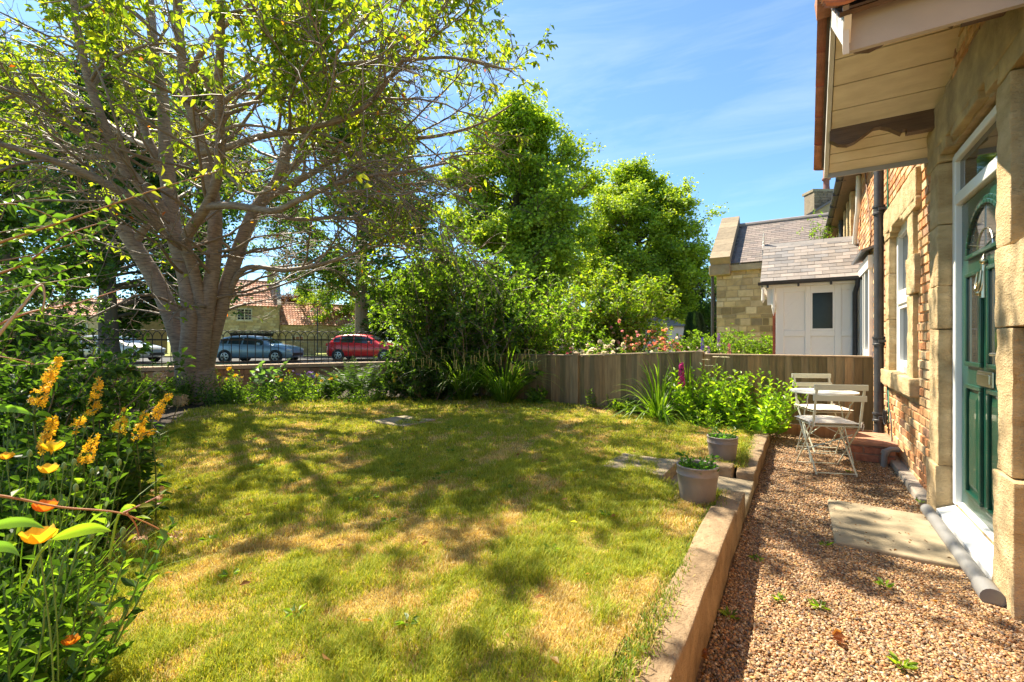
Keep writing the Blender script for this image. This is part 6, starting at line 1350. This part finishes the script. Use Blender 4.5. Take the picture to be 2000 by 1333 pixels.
# -- bed by the fence on the right
perennial('sedum_clump', 'bright green leafy clump in front of the fence, right hand and beside the bistro chairs', 'leafy plant', (-.48, 6.58, .06), .46, .80, 50, .115, GL, 91, per=20, wid=.42, lean=.5)
perennial('sedum_clump', 'bright green leafy clump in front of the fence, left one next to the foxglove', 'leafy plant', (-1.12, 6.72, .08), .42, .82, 44, .115, GL, 92, per=20, wid=.42, lean=.4)
perennial('leafy_perennial', 'lower green leaves at the front of the fence bed', 'leafy plant', (-1.0, 6.42, .08), .42, .30, 46, .075, GM+GL[:2], 93, per=12)
irisc('arching sword leaves left of the foxglove, in front of the fence', (-1.72, 6.62, .1), 94, 150, .98, .024, 1.9, GL[:3]+GM, 1.0, 'crocosmia')
irisc('taller arching leaves behind the foxglove, in front of the fence', (-1.35, 6.85, .1), 95, 36, 1.0, .022, .5, GL, .45, 'crocosmia')
t = thing('foxglove', 'single magenta foxglove spike against the fence', 'flower', (-1.38, 6.5, .1)); s = A(); s.tube([(0, 0, 0), (.01, 0, .5), (.0, 0, .84)], .004, 6, (.14, .22, .06)); s.build('stem', M_stalk, t)
b = A(); g = np.random.default_rng(5); n = 130; f = g.random(n); an = g.random(n)*6.3; D = np.stack([np.cos(an), np.sin(an), -.35+0*an], -1); blossoms(b, np.stack([np.cos(an)*.035*(1.1-.7*f), np.sin(an)*.035*(1.1-.7*f), .50+.32*f], -1), .042, [(.62, .06, .36), (.70, .12, .45), (.5, .05, .3)], g, 'round', up=D); b.build('flower_spike', M_petal, t)
t = thing('yarrow', 'flat white flower heads on tall stems behind the foxglove', 'flower', (-1.12, 6.78, .1)); s = A(); b = A()
for k, (x, y, z) in enumerate(((0, 0, .86), (.14, .02, .90), (.25, .0, .90), (.05, -.05, .78), (.30, .05, .62))): s.tube([(x*.3, y, 0), (x*.7, y, z*.6), (x, y, z)], .003, 5, (.2, .28, .08)); q = g.random((90, 2))*2-1; q = q[np.hypot(q[:, 0], q[:, 1]) < 1]*.055; blossoms(b, np.stack([q[:, 0]+x, q[:, 1]+y, z+.006*g.random(len(q))], -1), .014, [(.7, .66, .5)], g, 'star', up=np.array([0, 0, 1.]))
s.build('stem', M_stalk, t, smooth=True); b.build('blossom', M_petal, t)
for k, (px, d, h, lb) in enumerate(((1158, 7.4, .36, 'two narrow upright leafy stems against the fence, left of its middle post pair'), (1195, 7.3, .26, 'small leafy seedling against the fence beside the twin stems'), (1105, 7.9, .34, 'sparse weedy stems against the fence near the sedge'))):
    perennial('weed', lb, 'weed', W(px, d), .09, h, 4, .055, GM, 140+k, per=22, wid=.3)
perennial('leafy_perennial', 'low broad leaves at the foot of the fence left of the arching sword leaves', 'leafy plant', W(1225, 7.15), .26, .2, 16, .12, GM+GL, 145, per=8, wid=.5)
perennial('leafy_perennial', 'broad leaves at the foot of the sedge, beside the fence', 'leafy plant', W(1045, 7.75), .22, .3, 14, .14, GM, 146, per=8, wid=.4)
# -- neighbour's garden
NG = lambda px, d: W(px, d, .06)
shrub('acer', 'small bright green maple behind the fence, left of the white house', 'small tree', NG(1180, 11.6), .85, 2.6, 34, .10, GL, 151, n2=13, n3=5, per=8, low=.30, stemr=.02, near=False, r_leaf=M_leaf_far, spread=.30)
shrub('camellia_bush', 'rounded glossy bush with a few red flowers behind the left part of the fence', 'shrub', NG(1035, 9.5), .95, 1.95, 36, .085, GM+GL[:2]+[(.2, .25, .03)], 152, n2=12, n3=4, per=9, low=.03, stemr=.015, flowers=([(.65, .04, .05), (.8, .12, .1)], 14, .07, .4, 'round'))
shrub('phlox', 'white flowering clump behind the fence, left of the roses', 'flower bush', NG(1135, 9.2), .75, 1.15, 28, .06, GM+GL[:2], 153, n2=9, n3=3, per=5, low=.1, stemr=.006, flowers=([(.78, .74, .64), (.80, .70, .62)], 420, .085, .62, 'round'))
shrub('rose_bush', 'rose bush with pink and orange blooms on top, behind the fence', 'rose bush', NG(1258, 10.0), .85, 1.34, 32, .06, GM, 154, n2=10, n3=3, per=5, low=.05, stemr=.009, flowers=([(.85, .36, .20), (.85, .50, .34), (.8, .30, .34), (.85, .55, .40)], 330, .075, .72, 'round'))
shrub('daisy_patch', 'low band of small white daisies just over the fence', 'flowers', NG(1220, 8.6), .95, 1.0, 40, .05, GM+GL[:1], 155, n2=8, n3=2, per=5, low=.1, stemr=.004, flowers=([(.75, .72, .6)], 300, .05, .6, 'daisy'))
shrub('daisy_patch', 'white and pale pink daisies below the blue spikes, just over the fence', 'flowers', NG(1345, 8.7), .9, .98, 34, .045, GM, 156, n2=8, n3=2, per=4, low=.1, stemr=.004, flowers=([(.75, .70, .58), (.7, .5, .5)], 170, .05, .6, 'daisy'))
shrub('pink_phlox', 'dark pink flowers low over the fence beside the camellia bush', 'flower bush', NG(1085, 8.9), .45, 1.02, 18, .05, GM, 157, n2=7, n3=2, per=4, low=.1, stemr=.005, flowers=([(.6, .12, .25), (.75, .35, .4)], 90, .06, .6, 'round'))
shrub('marigold', 'orange and pink flowers beside the white porch, just over the fence', 'flowers', NG(1500, 8.7), .32, 1.0, 16, .05, GL+[(.3, .33, .2)], 158, n2=6, n3=2, per=5, low=.1, stemr=.005, flowers=([(.85, .25, .08), (.8, .3, .2)], 60, .06, .65, 'round'))
for k, (px, d, c_, lb, h) in enumerate(((1372, 8.9, (.14, .10, .5), 'blue delphinium spike behind the fence post', 1.22), (1404, 9.1, (.28, .14, .45), 'tall thin violet spike behind the fence, right of the blue one', 1.32), (1384, 8.8, (.3, .16, .5), 'short violet spike just above the fence', 1.05), (1424, 9.0, (.6, .2, .3), 'dusky pink spike just above the fence', 1.10))):
    p = NG(px, d); g = np.random.default_rng(160+k); t = thing('delphinium', lb, 'flower', p); s = A(); s.tube([(0, 0, 0), (.01, 0, h)], .005, 6, (.14, .2, .06)); s.build('stem', M_stalk, t); n = 90; f = g.random(n); an = g.random(n)*6.3; D = np.stack([np.cos(an), np.sin(an), 0*an], -1)
    b = A(); blossoms(b, np.stack([np.cos(an)*.03*(1.1-.6*f), np.sin(an)*.03*(1.1-.6*f), h-.30+.30*f], -1), .035, [c_], g, 'star', up=D); b.build('flower_spike', M_petal, t)
for k, px in enumerate((1345, 1400, 1452, 1500)):
    shrub('hedge_bush', ('glossy green hedge bush behind the blue spike, at the left end of the hedge', 'glossy green hedge bush, highest of the row, left of centre', 'glossy green hedge bush right of centre of the row', 'glossy green hedge bush touching the white porch')[k], 'hedge', NG(px, 11.4+.1*k), .62, 1.32, 30, .07, GM+GL[:1], 170+k, n2=10, n3=4, per=6, low=.03, stemr=.010, sq=.8, group='hedge bushes by the white porch')
shrub('fern_tuft', 'small green plant growing from the gutter above the slate porch roof', 'plant', (.42, 13.2, 3.5), .25, .7, 10, .05, GM+GL[:1], 180, n2=6, n3=2, per=5, low=.1, stemr=.005)
# ------------------------------------------------------------------ grass
def lawn_grass(n, r0, r1, hmin, hmax, w, g):
    r = np.sqrt(r0**2+(r1**2-r0**2)*g.random(n*2)); an = YAW+rad(90)+(g.random(n*2)-.47)*rad(112); x = r*np.cos(an); y = r*np.sin(an)
    q = g.normal(size=len(x))*.03; k = inside(x+q, y+g.normal(size=len(x))*.03); x, y = x[k][:n], y[k][:n]; n = len(x)
    p3 = np.stack([x, y, 0*x], -1); z = zl(x, y)-.018; tuft = noise(p3, 6)*.5+noise(p3+5, 18)*.5; dry = noise(p3+9, 1.3)*.38+noise(p3+3, 3.6)*.60+noise(p3+1, 10)*.50+g.normal(size=n)*.24
    h = (hmin+(hmax-hmin)*g.random(n))*(1+.75*np.clip(tuft*1.4, -.8, 1.2))*np.where(dry > .3, .62, 1.0)
    th = g.random(n)*2*PI; lean = (.25+.75*g.random(n))*h; tip = np.stack([x+np.cos(th)*lean, y+np.sin(th)*lean, z+h], -1)
    s = np.stack([-np.sin(th), np.cos(th), 0*th], -1)*(w*(.6+.8*g.random(n)))[:, None]/2; b = np.stack([x, y, z], -1); mid = b*.45+tip*.55+np.stack([-np.cos(th), -np.sin(th), .8+0*th], -1)*(h*.12)[:, None]
    V = np.stack([b-s, b+s, mid+s*.7, tip, mid-s*.7], 1)
    green = np.array([(.26, .32, .03), (.35, .40, .04), (.19, .26, .024), (.46, .45, .06)]); straw = np.array([(.58, .47, .19), (.50, .38, .14), (.66, .57, .30), (.40, .28, .10)])
    c = np.where((dry > .27)[:, None], straw[g.integers(0, 4, n)], green[g.integers(0, 4, n)])*(.8+.4*g.random((n, 1)))
    o_ = 5*np.arange(n)[:, None]; return V.reshape(-1, 3), o_+np.array([0, 1, 2, 4]), o_+np.array([4, 2, 3]), np.repeat(c, 5, 0)
g = np.random.default_rng(9); a = A()
for (n, r0, r1, h0, h1, w) in ((170000, .8, 2.6, .016, .034, .0026), (160000, 2.6, 4.4, .017, .036, .0036), (150000, 4.4, 7.0, .018, .038, .0055), (90000, 7.0, 11.0, .02, .042, .009)):
    V, F4, F3, c = lawn_grass(n, r0, r1, h0, h1, w, g); a.add(V, F4, c); a.v.append(np.zeros((0, 3))); a.c.append(np.zeros((0, 3))); a.f.append(F3+a.n-len(V))
a.build('grass', M_grass)['kind'] = 'stuff'
def tufts(name, label, pts, n, h, w, spread, seed, pal):
    g = np.random.default_rng(seed); a = A(); P = np.array(pts)[g.integers(0, len(pts), n)]+g.normal(size=(n, 3))*[spread, spread, 0]; D = g.normal(size=(n, 3))*.45+[0, 0, 1]; blades(a, P, D, h*(.5+.7*g.random(n)), w, .5, g, segs=2, pal=pal); o = a.build(name, M_grass); o['kind'] = 'stuff'; return o
fr = [(x, 6.30+.0*x, float(zl(x, 6.3))-.02) for x in np.linspace(-1.1, -.5, 8)]+[(x, 6.9, .16) for x in np.linspace(-5, -2.2, 30)]+[(-.44, y, float(zl(-.44, y))-.02) for y in list(np.linspace(.5, 3.4, 60))+list(np.linspace(4.35, 6.2, 30))]
tufts('grass_edge', '', fr, 8000, .036, .0035, .025, 1, [(.14, .22, .02), (.20, .27, .03), (.10, .17, .02), (.38, .30, .10)])
g = np.random.default_rng(33); a = A(); n = 90; x = -6.5+5.9*g.random(n); y = .9+5.4*g.random(n); k = inside(x, y); x, y = x[k], y[k]; m = 9
an = np.tile(np.arange(m)*2.4, len(x))+g.random(len(x)*m); X = np.repeat(x, m)+np.cos(an)*.012; Y = np.repeat(y, m)+np.sin(an)*.012
leaves(a, np.stack([X, Y, zl(X, Y)+.008], -1), np.stack([np.cos(an), np.sin(an), .25+0*an], -1), .022+.02*g.random(len(X)), .5, GM, g); a.build('lawn_weeds', M_leaf)['kind'] = 'stuff'
# weeds and litter in the gravel
g = np.random.default_rng(15)
for k, (px, py, h, lb) in enumerate(((1395, 1100, .05, 'small bright weed in the gravel against the kerb'), (1730, 1148, .05, 'green rosette weed in the gravel near the grey pipe end'), (1612, 1068, .045, 'small weed at the corner of the large flagstone'), (1600, 1190, .05, 'thin grassy weeds in the middle of the gravel'), (1480, 1100, .05, 'grassy weed in the gravel beside the near kerb'), (1760, 1305, .06, 'weed tuft at the bottom of the gravel'), (1425, 1210, .05, 'heart leaved weed against the near kerb'), (1800, 985, .06, 'weed by the grey edging stones beside the door'), (1660, 925, .04, 'weed in the gravel behind the front chair legs'), (1520, 1175, .045, 'tiny weed in the gravel, left of the grassy weeds'))):
    d = CAMZ*F_/(py-667); p = at(px, py, d); t = thing('weed', lb, 'weed', (p[0], p[1], 0.0)); a = A(); n = 16; an = g.random(n)*6.3; leaves(a, np.stack([np.cos(an)*.02*g.random(n), np.sin(an)*.02*g.random(n), .004+.01*g.random(n)], -1), np.stack([np.cos(an), np.sin(an), .35+.5*g.random(n)], -1), h*(.45+.4*g.random(n)), .4, GL+GM, g); a.build('foliage', M_leaf, t)
a = A(); n = 420; x = -.3+1.1*g.random(n); y = 1.2+4.5*g.random(n)**1.3; ins_ = (x > .17) & (x < .76) & (y > 3.33) & (y < 4.2); z = np.where(ins_, .026, .016)
leaves(a, np.stack([x, y, z], -1), g.normal(size=(n, 3))*[1, 1, .08], .009+.012*g.random(n), .6, [(.18, .08, .03), (.28, .13, .05), (.12, .06, .03)], g)
n = 260; x = -7+6.5*g.random(n); y = .8+5.8*g.random(n); k = inside(x, y); x, y = x[k], y[k]; leaves(a, np.stack([x, y, zl(x, y)+.012], -1), g.normal(size=(len(x), 3))*[1, 1, .15], .02+.03*g.random(len(x)), .5, [(.30, .16, .06), (.40, .25, .09), (.35, .33, .06), (.22, .11, .05)], g)
a.build('leaf_litter', M_leaf)['kind'] = 'stuff'
for (px, py, lb, s_) in ((1625, 1255, 'crumpled brown dead leaf on the gravel', .05), (1370, 1290, 'small brown dead leaf at the foot of the near kerb', .03)):
    d = CAMZ*F_/(py-667); p = at(px, py, d); a = A()
    for q in range(3): leaves(a, np.array([[p[0], p[1], .018+.006*q]]), np.array([[1, -.6+q*.8, .15]]), s_, .6, [(.22, .09, .04)], g, fold=.3)
    tag(a.build('dead_leaf', M_leaf), lb, 'dead leaf')
